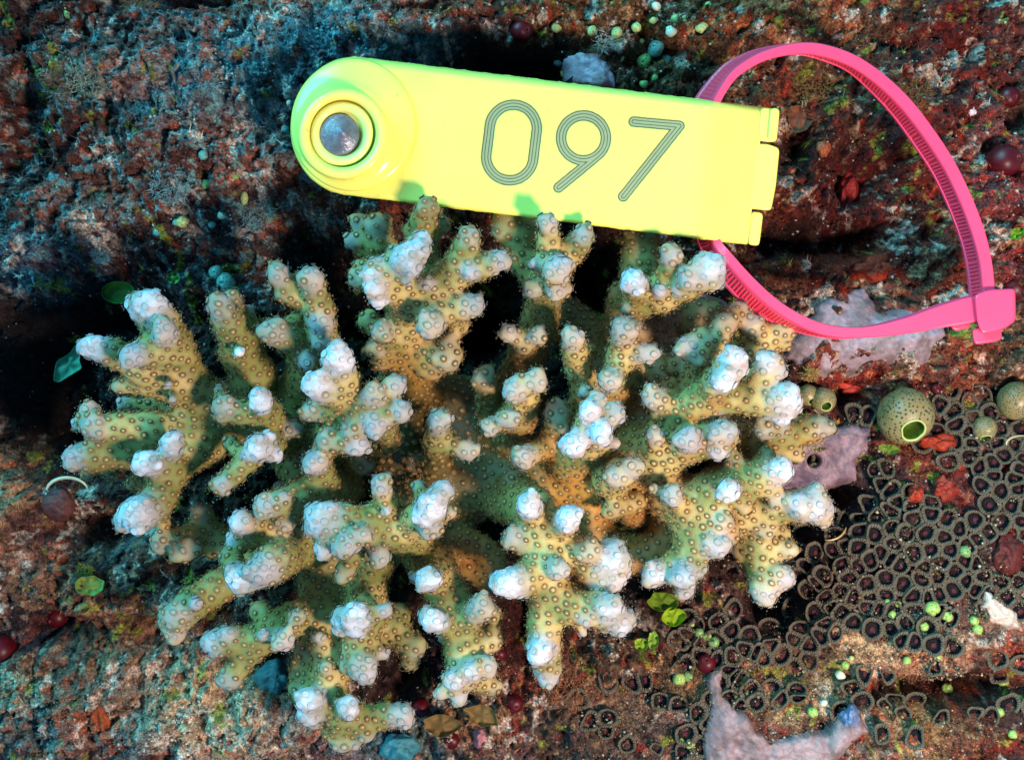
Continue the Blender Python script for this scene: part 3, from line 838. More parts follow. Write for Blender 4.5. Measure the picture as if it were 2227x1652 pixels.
# pale growing tips
tipsP = []; tipsR = []; tipsW = []; tipsG = []
for gi, g in enumerate(GR):
    for t in BR[g]['tips']:
        tipsP.append(np.array(P3(*t[:3])) * 1000); tipsR.append(t[3]); tipsW.append(t[4]); tipsG.append(gi)
tipsP = np.array(tipsP); tipsR = np.array(tipsR); tipsW = np.array(tipsW)
tipn = np.zeros(len(V)); tipid = np.full(len(V), -1)
lum_w = np.zeros(len(V))
wob = 0.28 * (fbm(V[:, 0] / 13 + V[:, 2] / 17, V[:, 1] / 13, 200, 3) - .5) * 2
for k in range(len(tipsP)):
    d = np.linalg.norm(V - tipsP[k], axis=1) / max(tipsR[k], 1)
    near = d < 2.4
    val = sstep(1.75 + .2 * tipsW[k], 0.25, d[near] + wob[near]) 
    cur = tipn[near]; ww = val * min(1, .2 + .9 * tipsW[k])
    better = ww > cur
    idxn = np.where(near)[0][better]
    tipn[idxn] = ww[better]; tipid[idxn] = k
    lum_w[idxn] = tipsW[k]

# polyps: evenly spread over the skin
order = RNG.permutation(len(V))
cell = {}; seeds = []
for j in order:
    p = V[j]
    sp = 16.0 if tipn[j] > .5 else 16.0
    if NV[j, 2] < -0.35: continue
    ck = (int(p[0] // 18), int(p[1] // 18), int(p[2] // 18)); ok = True
    for a in (-1, 0, 1):
        for b in (-1, 0, 1):
            for c in (-1, 0, 1):
                for q in cell.get((ck[0] + a, ck[1] + b, ck[2] + c), ()):
                    if (q[0] - p[0]) ** 2 + (q[1] - p[1]) ** 2 + (q[2] - p[2]) ** 2 < sp * sp:
                        ok = False; break
                if not ok: break
            if not ok: break
        if not ok: break
    if ok:
        cell.setdefault(ck, []).append(p); seeds.append(j)
seeds = np.array(seeds)
kd = kdtree.KDTree(len(seeds))
for n_, j in enumerate(seeds): kd.insert(V[j], n_)
kd.balance()
near_d = np.array([kd.find(p)[2] for p in V])
lump = (1.7 - .3 * tipn) * np.exp(-(near_d / 6.5) ** 2) + 2.0 * (fbm(V[:, 0] / 9 + V[:, 2] / 11, V[:, 1] / 9 + V[:, 2] / 13, 210, 3) - .5)
white = tipn * sstep(.7, .95, lum_w)
V2 = V + NV * (lump * (1 - .2 * white))[:, None]
V2 = V2 + NV * (white * 5 * (fbm(V[:, 0] / 11, V[:, 1] / 11 + V[:, 2] / 9, 220, 2) - .45))[:, None]
NV2 = vnormals(V2, Q)

n_a = fbm(V[:, 0] / 70 + V[:, 2] / 90, V[:, 1] / 70, 230, 4) + .16 * sstep(100, -500, V[:, 0]) - .04
tan = lin((220, 200, 126)) * .74; oliv = lin((172, 176, 100)) * .60; brn = lin((168, 112, 52)) * .66
right = sstep(-100, 500, V[:, 0])
c = tan[None] * (1 - sstep(.42, .62, n_a))[:, None] + oliv[None] * sstep(.42, .62, n_a)[:, None]
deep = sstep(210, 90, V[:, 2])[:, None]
c = c * (1 - .9 * deep) + (brn[None] * .62 * right[:, None] + oliv[None] * .40 * (1 - right[:, None])) * .9 * deep  # browner low tissue, with the light's falloff at depth painted into its colour
ora = sstep(.55, .68, fbm(V[:, 0] / 50, V[:, 1] / 50 + V[:, 2] / 70, 240, 3)) * (.25 + .75 * right) * .55
c = c * (1 - ora[:, None]) + lin((190, 130, 60))[None] * ora[:, None] * .8
lav = lin((198, 192, 200)) * .68; wht = lin((236, 242, 248)) * .78
wcore = (sstep(.72, .92, lum_w) * sstep(.55, .95, tipn))[:, None]
tc_ = lav[None] * (1 - wcore) + wht[None] * wcore
VX = CX + V[:, 0] * D / (D - V[:, 2]); VY = CY - V[:, 1] * D / (D - V[:, 2])
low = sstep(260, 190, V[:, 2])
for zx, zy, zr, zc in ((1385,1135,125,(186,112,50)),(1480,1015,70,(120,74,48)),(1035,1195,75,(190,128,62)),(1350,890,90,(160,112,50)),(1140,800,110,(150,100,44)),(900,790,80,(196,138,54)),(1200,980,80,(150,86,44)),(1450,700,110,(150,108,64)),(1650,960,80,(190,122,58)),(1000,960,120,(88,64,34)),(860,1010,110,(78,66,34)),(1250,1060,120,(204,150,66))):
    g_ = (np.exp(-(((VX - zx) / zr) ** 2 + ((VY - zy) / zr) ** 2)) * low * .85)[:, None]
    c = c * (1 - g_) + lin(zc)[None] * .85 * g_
tt = .96 * sstep(.05, .9, tipn)[:, None]
c = c * (1 - tt) + tc_ * tt
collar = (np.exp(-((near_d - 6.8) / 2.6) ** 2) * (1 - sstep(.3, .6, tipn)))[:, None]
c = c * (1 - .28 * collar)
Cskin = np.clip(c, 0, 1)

# polyp geometry (ring, centre, short tentacles), carried by the skin piece it sits on
def polyp_arrays(js):
    """rings with pale centres and the knobbed tentacle tips round them, as arrays"""
    m = len(js); NR = 9
    p = V2[js]; n = NV2[js]; tv = tipn[js]; wh = white[js]; sk = Cskin[js]
    t1 = np.cross(n, np.array([0.3, 0.8, 0.52])); t1 /= np.linalg.norm(t1, axis=1, keepdims=True) + 1e-9; t2 = np.cross(n, t1)
    th = np.arange(NR) * 2 * math.pi / NR
    el = RNG.uniform(.75, 1.0, m); s_ = RNG.uniform(.8, 1.2, m)
    u = np.cos(th)[None, :, None] * t1[:, None] + np.sin(th)[None, :, None] * t2[:, None] * el[:, None, None]
    tp = sstep(.35, .6, tv)
    R = (4.9 * (1 - tp) + 6.5 * tp) * s_; wd = 1.75 * (1 - tp) + .95 * tp
    k1 = RNG.uniform(.55, .95, m)[:, None]
    dark = lin((142, 108, 60))[None] * k1 * (1 - tp)[:, None] + (sk * .68 + lin((120, 104, 84))[None] * .12) * tp[:, None]
    dark = dark * (1 - wh)[:, None] + (sk * .86) * wh[:, None]
    mid = (sk * .55 + lin((140, 104, 50))[None] * .22) * (1 - tp)[:, None] + sk * .97 * tp[:, None]
    cen = (sk * .5 + lin((226, 206, 150))[None] * .45) * (1 - tp)[:, None] + sk * tp[:, None]
    rings = [(R + wd, -.6, dark), (R + wd * .35, 1.7, dark), (R - wd * .6, 1.7, dark), (R - wd * 1.2, .4, mid), (R * .34, 1.0, cen)]
    vs = []; cs = []
    for r, h, cc in rings:
        vs.append(p[:, None] + u * r[:, None, None] + n[:, None] * (h * (1 - .55 * tp))[:, None, None]); cs.append(np.repeat(cc[:, None], NR, 1))
    vs.append((p + n * 2.6)[:, None]); cs.append(cen[:, None])
    v = np.concatenate(vs, 1); c = np.concatenate(cs, 1); K_ = v.shape[1]
    q = []
    for a in range(len(rings) - 1):
        for k in range(NR):
            k2 = (k + 1) % NR
            q.append((a * NR + k, a * NR + k2, (a + 1) * NR + k2, (a + 1) * NR + k))
    for k in range(NR):
        q.append(((len(rings) - 1) * NR + k, (len(rings) - 1) * NR + (k + 1) % NR, K_ - 1, K_ - 1))
    q = np.array(q)
    f = (np.arange(m)[:, None, None] * K_ + q[None]).reshape(-1, 4)
    v = v.reshape(-1, 3); c = c.reshape(-1, 3)
    sel = np.where((tv < .7))[0]
    nt_ = 6
    jj = np.repeat(sel, nt_); mm = len(jj)
    if mm:
        a = RNG.uniform(0, 6.283, mm); rr = RNG.uniform(4, 12, mm); hh = RNG.uniform(2.0, 5.5, mm); ss = RNG.uniform(.45, .8, mm)[:, None]
        b0 = p[jj] + (np.cos(a)[:, None] * t1[jj] + np.sin(a)[:, None] * t2[jj]) * rr[:, None] + n[jj] * hh[:, None]
        T1 = t1[jj] * ss; T2 = t2[jj] * ss; Nn = n[jj] * ss
        tv_ = np.stack([b0 + T1, b0 - T1 * .5 + T2 * .87, b0 - T1 * .5 - T2 * .87, b0 + Nn * 1.3, b0 - Nn * 2.2], 1)
        cc = (sk[jj] * .9 + lin((226, 214, 186))[None] * RNG.uniform(.1, .35, (mm, 1)))
        tf_ = np.array([(0, 1, 3, 3), (1, 2, 3, 3), (2, 0, 3, 3), (1, 0, 4, 4), (2, 1, 4, 4), (0, 2, 4, 4)])
        f2 = (np.arange(mm)[:, None, None] * 5 + tf_[None]).reshape(-1, 4) + len(v)
        f = np.concatenate([f, f2]); v = np.concatenate([v, tv_.reshape(-1, 3)]); c = np.concatenate([c, np.repeat(cc, 5, 0)])
    return v, f, np.clip(c, 0, 1)

M_CORAL = mat_attr('coral_skin', rough=0.5, spec=0.35, noise=0.10, scale=260, bump=0.35, bscale=520, bdist=0.0015, sss=0.3)
coral = empty('branching_coral', P3(1000, 1000, 0))
tag(coral, 'branching cream and olive coral with white knobbly tips below the yellow tag', 'coral')

face_own = vown[Q[:, 0]]
# a face belongs to a tip only where the tip is really white
ftip = np.where((tipn[Q].min(1) > .42) & (lum_w[Q[:, 0]] >= .78), tipid[Q[:, 0]], -1)
seed_own = vown[seeds]
seed_tip = np.where((tipn[seeds] > .42) & (lum_w[seeds] >= .78), tipid[seeds], -1)

def piece(name, fm, sm, parent):
    q = Q[fm]
    if len(q) == 0: return None
    used, inv = np.unique(q, return_inverse=True)
    q = inv.reshape(q.shape)
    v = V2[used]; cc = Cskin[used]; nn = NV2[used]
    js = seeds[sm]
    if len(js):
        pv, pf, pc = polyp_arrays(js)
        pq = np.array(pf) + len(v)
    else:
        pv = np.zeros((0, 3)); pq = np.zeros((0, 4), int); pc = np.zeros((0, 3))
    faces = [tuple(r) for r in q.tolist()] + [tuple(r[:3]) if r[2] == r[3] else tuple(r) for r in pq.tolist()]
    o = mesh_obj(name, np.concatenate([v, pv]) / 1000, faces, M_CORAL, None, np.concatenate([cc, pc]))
    if len(pv) == 0 or True:
        me = o.data
        # keep shading continuous across the seams between branches
        vn = np.empty(len(me.vertices) * 3, dtype=np.float32)
        me.vertices.foreach_get('normal', vn) if hasattr(me.vertices[0], 'normal') else None
        vn = vn.reshape(-1, 3); vn[:len(v)] = nn
        me.normals_split_custom_set_from_vertices(vn)
    o.parent = parent
    o.matrix_parent_inverse = (parent.matrix_basis if parent.parent is None else coral.matrix_basis).inverted() if parent is coral else parent.matrix_basis.inverted()
    return o

for gi, g in enumerate(GR):
    bm_ = (face_own == gi)
    nm = 'coral_base' if g == 'base' else 'branch'
    b = piece(nm, bm_ & (ftip < 0), (seed_own == gi) & (seed_tip < 0), coral)
    if b is None: continue
    for t in np.unique(ftip[bm_]):
        if t < 0: continue
        tf = piece('branch_tip', bm_ & (ftip == t), (seed_own == gi) & (seed_tip == t), b)
# ================================================================== THE YELLOW TAG
TA = math.radians(7.06); TC = (768.0, 272.0)
def tagV(s, t):
    return TC[0] + s * math.cos(TA) - t * math.sin(TA), TC[1] + s * math.sin(TA) + t * math.cos(TA)

def ink(x, y):
    """distance from the middle of the engraved strokes of 0, 9 and 7"""
    def seg(ax_, ay, bx, by):
        dx, dy = bx - ax_, by - ay
        t = np.clip(((x - ax_) * dx + (y - ay) * dy) / (dx * dx + dy * dy), 0, 1)
        return np.hypot(x - ax_ - t * dx, y - ay - t * dy)
    # 0: a long ring
    cx, cy = 1112.0, 310.5; ux, uy = -math.sin(TA), math.cos(TA)
    hl = 31.0
    d0 = np.abs(seg(cx - ux * hl, cy - uy * hl, cx + ux * hl, cy + uy * hl) - 51.2)
    # 9: ring and slanting tail that leaves the ring on its right
    nx_, ny_, R = 1268.4, 300.4, 48.7
    tx, ty = 1214.0, 408.3
    L = math.hypot(nx_ - tx, ny_ - ty); base = math.atan2(ny_ - ty, nx_ - tx); al = math.asin(R / L); tl = math.sqrt(L * L - R * R)
    px, py = tx + tl * math.cos(base + al), ty + tl * math.sin(base + al)
    d9 = np.minimum(np.abs(np.hypot(x - nx_, y - ny_) - R), seg(tx, ty, px, py))
    d7 = np.minimum(seg(1377.4, 265, 1477.0, 274.1), seg(1477.0, 274.1, 1354.7, 427.7))
    return np.minimum(np.minimum(d0, d9), d7)

def mat_tag():
    m, nt, p = new_mat('yellow_plastic')
    p.inputs['Roughness'].default_value = 0.22
    p.inputs['Specular IOR Level'].default_value = 0.45
    p.inputs['Subsurface Weight'].default_value = 0.0
    at = nt.nodes.new('ShaderNodeAttribute'); at.attribute_name = 'ink'
    mu = nt.nodes.new('ShaderNodeMath'); mu.operation = 'DIVIDE'; mu.inputs[1].default_value = 20
    nt.links.new(at.outputs['Fac'], mu.inputs[0])
    r = nt.nodes.new('ShaderNodeValToRGB')
    tcw = nt.nodes.new('ShaderNodeTexCoord'); nw = nt.nodes.new('ShaderNodeTexNoise')
    nw.inputs['Scale'].default_value = 130; nw.inputs['Detail'].default_value = 4
    nt.links.new(tcw.outputs['Object'], nw.inputs['Vector'])
    mw = nt.nodes.new('ShaderNodeMath'); mw.operation = 'MULTIPLY_ADD'; mw.inputs[1].default_value = .09; mw.inputs[2].default_value = -.045
    nt.links.new(nw.outputs[0], mw.inputs[0])
    aw = nt.nodes.new('ShaderNodeMath'); aw.operation = 'ADD'
    nt.links.new(mu.outputs[0], aw.inputs[0]); nt.links.new(mw.outputs[0], aw.inputs[1])
    nt.links.new(aw.outputs[0], r.inputs[0])
    Y = (.98, .95, .17, 1); DK = (.10, .115, .055, 1); G = (.36, .40, .20, 1)
    stops = [(0.0, G), (.11, G), (.15, DK), (.20, DK), (.25, G), (.42, G), (.465, DK), (.53, DK), (.60, (.6, .62, .16, 1)), (.68, Y)]
    e = r.color_ramp.elements
    e[0].position = 0; e[0].color = G; e[1].position = .68; e[1].color = Y
    for pos, c in stops[1:-1]:
        q = e.new(pos); q.color = c
    # faint scuffs and a film of silt
    tc = nt.nodes.new('ShaderNodeTexCoord'); nz = nt.nodes.new('ShaderNodeTexNoise')
    nz.inputs['Scale'].default_value = 9; nz.inputs['Detail'].default_value = 6
    nt.links.new(tc.outputs['Object'], nz.inputs['Vector'])
    mp = nt.nodes.new('ShaderNodeMapRange'); mp.inputs[1].default_value = .35; mp.inputs[2].default_value = .7
    mp.inputs[3].default_value = 1.0; mp.inputs[4].default_value = .90
    nt.links.new(nz.outputs[0], mp.inputs[0])
    sc_ = nt.nodes.new('ShaderNodeVectorMath'); sc_.operation = 'SCALE'
    nt.links.new(r.outputs[0], sc_.inputs[0]); nt.links.new(mp.outputs[0], sc_.inputs['Scale'])
    nt.links.new(sc_.outputs[0], p.inputs['Base Color'])
    # specks of silt
    vs_ = nt.nodes.new('ShaderNodeTexNoise'); vs_.inputs['Scale'].default_value = 75; vs_.inputs['Detail'].default_value = 2
    nt.links.new(tc.outputs['Object'], vs_.inputs['Vector'])
    ms_ = nt.nodes.new('ShaderNodeMapRange'); ms_.inputs[1].default_value = .70; ms_.inputs[2].default_value = .78
    ms_.inputs[3].default_value = 0; ms_.inputs[4].default_value = .45
    nt.links.new(vs_.outputs[0], ms_.inputs[0])
    mz = nt.nodes.new('ShaderNodeMix'); mz.data_type = 'RGBA'; mz.inputs[7].default_value = (.42, .46, .14, 1)
    nt.links.new(ms_.outputs[0], mz.inputs[0]); nt.links.new(sc_.outputs[0], mz.inputs[6])
    nt.links.new(mz.outputs[2], p.inputs['Base Color'])
    n2 = nt.nodes.new('ShaderNodeTexNoise'); n2.inputs['Scale'].default_value = 14; n2.inputs['Detail'].default_value = 2
    nt.links.new(tc.outputs['Object'], n2.inputs['Vector'])
    b = nt.nodes.new('ShaderNodeBump'); b.inputs['Strength'].default_value = .12; b.inputs['Distance'].default_value = .01
    nt.links.new(n2.outputs[0], b.inputs['Height']); nt.links.new(b.outputs[0], p.inputs['Normal'])
    return m
M_TAG = mat_tag()

ZT = 292.0
def set_ink(o, vals):
    at = o.data.attributes.new('ink', 'FLOAT', 'POINT')
    at.data.foreach_set('value', np.asarray(vals, dtype=np.float32))

tagroot = empty('numbered_tag', P3(1160, 330, 280))
tag(tagroot, 'bright yellow plastic tag engraved 097 with a round button at one end', 'tag')

def plate():
    S = np.concatenate([-136 * np.cos(np.linspace(0, math.pi / 2, 60))[:-1], np.arange(0, 884, 2.2)])
    e = np.array([0, .6, 1.6, 3, 5, 7.5, 10.5, 14, 18])
    tt = np.concatenate([-148 + e, np.arange(-127.5, 140.5, 2.2), (153 - e * .62)[::-1]])
    tn = (tt - 2.5) / 150.5
    SS, TN = np.meshgrid(S, tn, indexing='ij')
    wid = np.where(SS < 0, np.sqrt(np.clip(1 - (SS / 136) ** 2, 0.0004, 1)), 1)
    T = 2.5 + TN * 150.5 * wid
    rag = 1.6 * (fbm(SS / 16, TN * 0 + 3, 300, 3) - .5) * 2
    T = T + rag * sstep(.86, 1.0, np.abs(TN)) * sstep(-90, -40, SS)
    X = TC[0] + SS * math.cos(TA) - T * math.sin(TA); Y = TC[1] + SS * math.sin(TA) + T * math.cos(TA)
    dt = T + 148 * wid - 2.5 * (1 - wid); db = 153 * wid - T
    q1 = np.clip(1 - dt / 19, 0, 1); q2 = np.clip(1 - db / 9, 0, 1)
    z = ZT - 30 * (1 - np.sqrt(1 - q1 ** 2 * .999)) - 9 * (1 - np.sqrt(1 - q2 ** 2 * .999))
    q3 = np.clip(1 - (SS + 136) / 8, 0, 1)
    z = z - 7 * q3
    z = z - 58 * np.clip((SS - 660) / 245, 0, 1) ** 2.4 + 9 * np.exp(-((SS - 770) / 42) ** 2) - 3 * ((T - 2) / 150) ** 2
    z = z + 5 * np.sin(SS / 260.0)
    d = ink(X, Y)
    z = z - .9 * sstep(12, 9.5, d) * (SS < 800)
    n0, n1 = SS.shape
    v = P3a(np.stack([X.ravel(), Y.ravel(), z.ravel()], 1))
    vb = P3a(np.stack([X.ravel(), Y.ravel(), (z * 0 + np.minimum(z, ZT - 30)).ravel() - 12], 1))
    idx = np.arange(n0 * n1).reshape(n0, n1)
    f = np.stack([idx[:-1, :-1], idx[:-1, 1:], idx[1:, 1:], idx[1:, :-1]], -1).reshape(-1, 4)[:, ::-1]
    # orientation: t runs down the picture, so flip to face the lens
    fb = f[:, ::-1] + n0 * n1
    rim = np.concatenate([idx[:, 0], idx[-1, 1:], idx[::-1, -1][1:], idx[0, ::-1][1:-1]])
    r2 = np.roll(rim, -1)
    side = np.stack([rim, r2, r2 + n0 * n1, rim + n0 * n1], 1)
    o = mesh_obj('tag_plate', np.concatenate([v, vb]), np.concatenate([f, fb, side]), M_TAG, tagroot)
    set_ink(o, np.concatenate([np.minimum(d, 20).ravel(), np.full(n0 * n1, 20.)]))
    return o
plate_o = plate()

def prism(poly, z0, z1, bevel=3.0, jit=0.0):
    """rounded slab: poly in photo-plan u (clockwise or not), top z0, bottom z1"""
    p = np.array(poly, float)
    # densify
    q = []
    for a in range(len(p)):
        b = (a + 1) % len(p); m = max(2, int(np.hypot(*(p[b] - p[a])) / 6))
        for k in range(m): q.append(p[a] + (p[b] - p[a]) * k / m)
    q = np.array(q)
    for _ in range(2): q = (np.roll(q, 1, 0) + 2 * q + np.roll(q, -1, 0)) / 4
    area = 0.5 * np.sum(q[:, 0] * np.roll(q[:, 1], -1) - np.roll(q[:, 0], -1) * q[:, 1])
    if area > 0: q = q[::-1]
    tn = np.roll(q, -1, 0) - np.roll(q, 1, 0); tn /= np.linalg.norm(tn, axis=1, keepdims=True) + 1e-9
    nn = np.stack([tn[:, 1], -tn[:, 0]], 1)       # inward or outward, checked below
    c = q.mean(0)
    if np.sum((q - c) * nn) > 0: nn = -nn
    rings = []
    zz = (lambda z: np.asarray(z(q[:, 0], q[:, 1])) if callable(z) else np.full(len(q), float(z)))
    for off, dz, zb in ((0, 0, z1), (0, -bevel, z0), (bevel * .3, -bevel * .3, z0), (bevel, 0, z0), (bevel * 1.5, .1, z0)):
        w_ = q + nn * off
        rings.append(P3a(np.column_stack([w_, zz(zb) + dz])))
    v, f = loft(rings, True, True, False)
    n_ = len(q); last = (len(rings) - 1) * n_
    cen = v[last:last + n_].mean(0)
    v = np.concatenate([v, cen[None]])
    f += [(last + k, last + (k + 1) % n_, len(v) - 1) for k in range(n_)]
    return v, f

M_TAG2 = M_TAG
for poly, za, zb in (
    ([tagV(874, -147), tagV(915, -147), tagV(917, -75), tagV(878, -73)], 250, 210),
    ([tagV(858, -66), tagV(900, -69), tagV(926, -64), tagV(928, 20), tagV(924, 74), tagV(850, 75)], 247, 202),
    ([tagV(880, 80), tagV(908, 80), tagV(908, 153), tagV(882, 153)], 240, 198)):
    mb = MB(); mb.add(*prism(poly, za, zb, 4)); o = mb.build('folded_tab', M_TAG, tagroot)
    set_ink(o, np.full(len(o.data.vertices), 20.0))
# rolled bead of the top tab and the step below it
mb = MB()
mb.add(*prism([tagV(896, -149), tagV(916, -149), tagV(918, -76), tagV(898, -76)], 257, 228, 3.5))
o = mb.build('hinge_bead', M_TAG, tagroot); set_ink(o, np.full(len(o.data.vertices), 20.0))

def vring(cx, cy, rx, ry, z, n=96, ph=0.0):
    a = np.arange(n) * 2 * math.pi / n
    return P3a(np.column_stack([cx + rx * np.cos(a), cy - ry * np.sin(a), np.full(n, float(z))]))
# wide flange of the button
L = []
for k, (r, z, u) in enumerate([(137, 282, 0), (138, 292, 0), (137, 300, 0), (134, 304, 0), (126, 306, .05), (116, 309, .2), (106, 313, .5), (101, 318, .8), (98, 324, .9), (60, 324, 1)]):
    cx = 768 + u * (746 - 768); cy = 272 + u * (290 - 272)
    L.append(vring(cx, cy, r * .985, r * 1.05, z))
v, f = loft(L)
o = mesh_obj('button_flange', v, f, M_TAG, tagroot); set_ink(o, np.full(len(v), 20.0))
# raised collar
L = []
for r, z in [(99, 318), (98, 338), (97.5, 346), (95, 351), (90, 354), (84, 354.5), (78, 353), (74, 349), (72, 343), (71, 336)]:
    L.append(vring(745, 291, r, r * 1.02, z))
v, f = loft(L)
o = mesh_obj('collar', v, f, M_TAG, tagroot); set_ink(o, np.full(len(v), 20.0))
M_GRIME = mat_simple('amber_grime', (.34, .20, .02), .5)
L = [vring(745, 291, r, r * 1.02, z) for r, z in [(71.2, 340), (70, 336), (68.5, 335), (67.5, 337)]]
v, f = loft(L)
mesh_obj('seal_ring', v, f, M_GRIME, tagroot)
M_WELL = mat_simple('yellow_well', (.86, .88, .22), .3, .5)
L = [vring(743, 291.5, r, r * 1.02, z) for r, z in [(69, 336), (66, 340), (60, 342), (52, 340), (46, 333), (43, 322), (20, 318)]]
v, f = loft(L)
mesh_obj('button_well', v, f, M_WELL, tagroot)
M_PIN = mat_simple('grey_metal', (.17, .18, .23), .38, .6, noise=.3, scale=60, bump=.4, bscale=160, metal=.35)
L = [vring(738 + u * 5, 293 - u * 6, r, r * 1.05, z) for r, z, u in [(43.5, 316, 0), (43.5, 334, 0), (42, 338, 0), (38, 340, 0), (24, 348, .5), (10, 357, .9), (4, 361, 1), (1, 362, 1)]]
v, f = loft(L, cap1=True)
mesh_obj('metal_pin', v, f, M_PIN, tagroot)

# ================================================================== THE PINK CABLE TIE
M_PINK = mat_simple('pink_plastic', (1.0, .07, .165), .32, .5, noise=.05, scale=20, bump=.1, bscale=30)
M_PINKD = mat_simple('pink_plastic_channel', (1.0, .06, .10), .4, .4)
tie = empty('cable_tie', P3(1850, 400, 240))
tag(tie, 'hot pink cable tie looped through the yellow tag, its lock over the grey crust', 'cable tie')
path = [ # x, y, width of the edge, far-edge shift dx, dy, z
 (2160,664,50,0,-3,296),(2105,675,56,0,-4,300),(2041,690,48,0,-5,300),(1972,708,36,0,-5,300),(1894,721,26,0,-2,300),(1825,722,25,-6,3,300),(1761,706,26,-20,7,300),
 (1697,670,24,-26,17,298),(1637.5,619,24,-25,27,294),(1582,557,22,-27,22,284),(1557,522,20,-32,8,268),(1540,460,20,-34,0,256),(1530,380,20,-40,0,250),(1536,290,18,-42,-2,256),(1555,229,17,-42,-6,266),
 (1590,170,20,-22,-14,286),(1630,138,22,-17,-9,296),(1674,118,23,-13,-4,300),(1734,106,26,-2,2,300),(1789,110,28,0,10,300),(1855,133,28,-7,13,300),(1917,175,28,-14,20,300),
 (1972,228,28,-22,19,300),(2024.6,296.5,28,-28,15,300),(2068,365,28,-30,11,300),(2105,443,28,-32,8,300),(2130,512,28,-32,7,300),(2144,571,27,-33,7,300),(2151,635,27,-33,7,298),(2154,664,27,-33,7,290)]
Pp = np.array(path, float)
def catmull(P, n):
    out = []
    for i in range(len(P) - 1):
        p0 = P[max(i - 1, 0)]; p1 = P[i]; p2 = P[i + 1]; p3 = P[min(i + 2, len(P) - 1)]
        m = max(3, int(np.hypot(*(p2 - p1)[:2]) / n))
        for k in range(m):
            t = k / m
            out.append(0.5 * ((2 * p1) + (-p0 + p2) * t + (2 * p0 - 5 * p1 + 4 * p2 - p3) * t * t + (-p0 + 3 * p1 - 3 * p2 + p3) * t ** 3))
    out.append(P[-1]); return np.array(out)
K = catmull(Pp, 4.0)
tn = np.gradient(K[:, :2], axis=0); tn /= np.linalg.norm(tn, axis=1, keepdims=True)
# path runs clockwise in the picture: outward normal
no = np.stack([tn[:, 1], -tn[:, 0]], 1)
cmid = np.array([1850, 420])
if np.sum((K[:, :2] - cmid) * no) < 0: no = -no
DEP = 62.0
def sect(a, b, inset=0.0):
    """a: -1 inner .. 1 outer across the edge; b: 0 near .. 1 far along the strap's width"""
    q = K[:, :2] + no * (K[:, 2:3] / 2) * a - no * inset * np.sign(a) + K[:, 3:5] * b
    return P3a(np.column_stack([q, K[:, 5] - DEP * b]))
prof = [(-1, .0, 1.2), (-1, .05, 0), (-1, .17, 0), (-1, .2, 3.4), (-1, .84, 3.4), (-1, .87, 0), (-1, 1.0, 1), (1, 1.0, 1), (1, .87, 0), (1, .84, 2.5), (1, .2, 2.5), (1, .17, 0), (1, .05, 0), (1, .0, 1.2), (.8, -.02, 0), (-.8, -.02, 0)]
R_ = [sect(a, b, i) for a, b, i in prof]
arr = np.stack(R_, 1)                                      # (len, prof, 3)
m_, n_ = arr.shape[:2]
v = arr.reshape(-1, 3); fs = []; mi = []
for i in range(m_ - 1):
    for j in range(n_):
        k = (j + 1) % n_
        fs.append((i * n_ + j, i * n_ + k, (i + 1) * n_ + k, (i + 1) * n_ + j)); mi.append(1 if j in (3, 9) else 0)
fs.append(tuple(range(n_))); mi.append(0); fs.append(tuple((m_ - 1) * n_ + j for j in range(n_))[::-1]); mi.append(0)
strap = mesh_obj('strap', v, fs, [M_PINK, M_PINKD], tie, mat_idx=mi, smooth=False)
# ratchet teeth
ml = np.concatenate([[0], np.cumsum(np.linalg.norm(np.diff(K[:, :2], axis=0), axis=1))])
mb = MB()
for s in np.arange(230, ml[-1] - 20, 8.6):
    i = int(np.searchsorted(ml, s)); i = min(max(i, 1), m_ - 2)
    for a_, ins in ((-1, 3.4), (1, 2.5)):
        pts = []
        for ds, dep in ((-2.6, ins + .3), (2.6, ins + .3), (1.6, .9), (-.6, .9)):
            for b in (.22, .82):
                q = K[i, :2] + tn[i] * ds + no[i] * (K[i, 2] / 2) * a_ - no[i] * dep * a_ + K[i, 3:5] * b
                pts.append(P3(q[0], q[1], K[i, 5] - DEP * b))
        mb.add(pts, [(0, 1, 3, 2), (2, 3, 5, 4), (4, 5, 7, 6), (6, 7, 1, 0), (0, 2, 4, 6), (1, 7, 5, 3)])
mb.build('ratchet_teeth', M_PINK, tie, smooth=False)
mb = MB()
mb.add(*prism([(2118, 640), (2150, 630), (2207, 627), (2208, 698), (2182, 716), (2134, 728), (2124, 700)], 316, 238, 5))
mb.build('lock_head', M_PINK, tie)
mb = MB()
mb.add(*prism([(2112, 716), (2176, 706), (2178, 738), (2160, 744), (2118, 750)], 292, 236, 4))
mb.build('tail_end', M_PINK, tie)
mb = MB()
mb.add(*prism([(2064, 690), (2108, 686), (2110, 716), (2098, 712), (2084, 722), (2068, 718)], 286, 246, 4))
mb.build('pawl', M_PINK, tie)
# ================================================================== LIFE ON THE ROCK
# ---- flat grey-pink crusts
def poly_sd(x, y, poly):
    p = np.array(poly, float); n = len(p)
    d = np.full(x.shape, 1e9); ins = np.zeros(x.shape, bool)
    for i in range(n):
        a = p[i]; b = p[(i + 1) % n]
        e = b - a
        t = np.clip(((x - a[0]) * e[0] + (y - a[1]) * e[1]) / (e @ e), 0, 1)
        d = np.minimum(d, np.hypot(x - a[0] - t * e[0], y - a[1] - t * e[1]))
        c = ((a[1] <= y) != (b[1] <= y)) & (x < (b[0] - a[0]) * (y - a[1]) / (b[1] - a[1] + 1e-12) + a[0])
        ins ^= c
    return np.where(ins, d, -d)

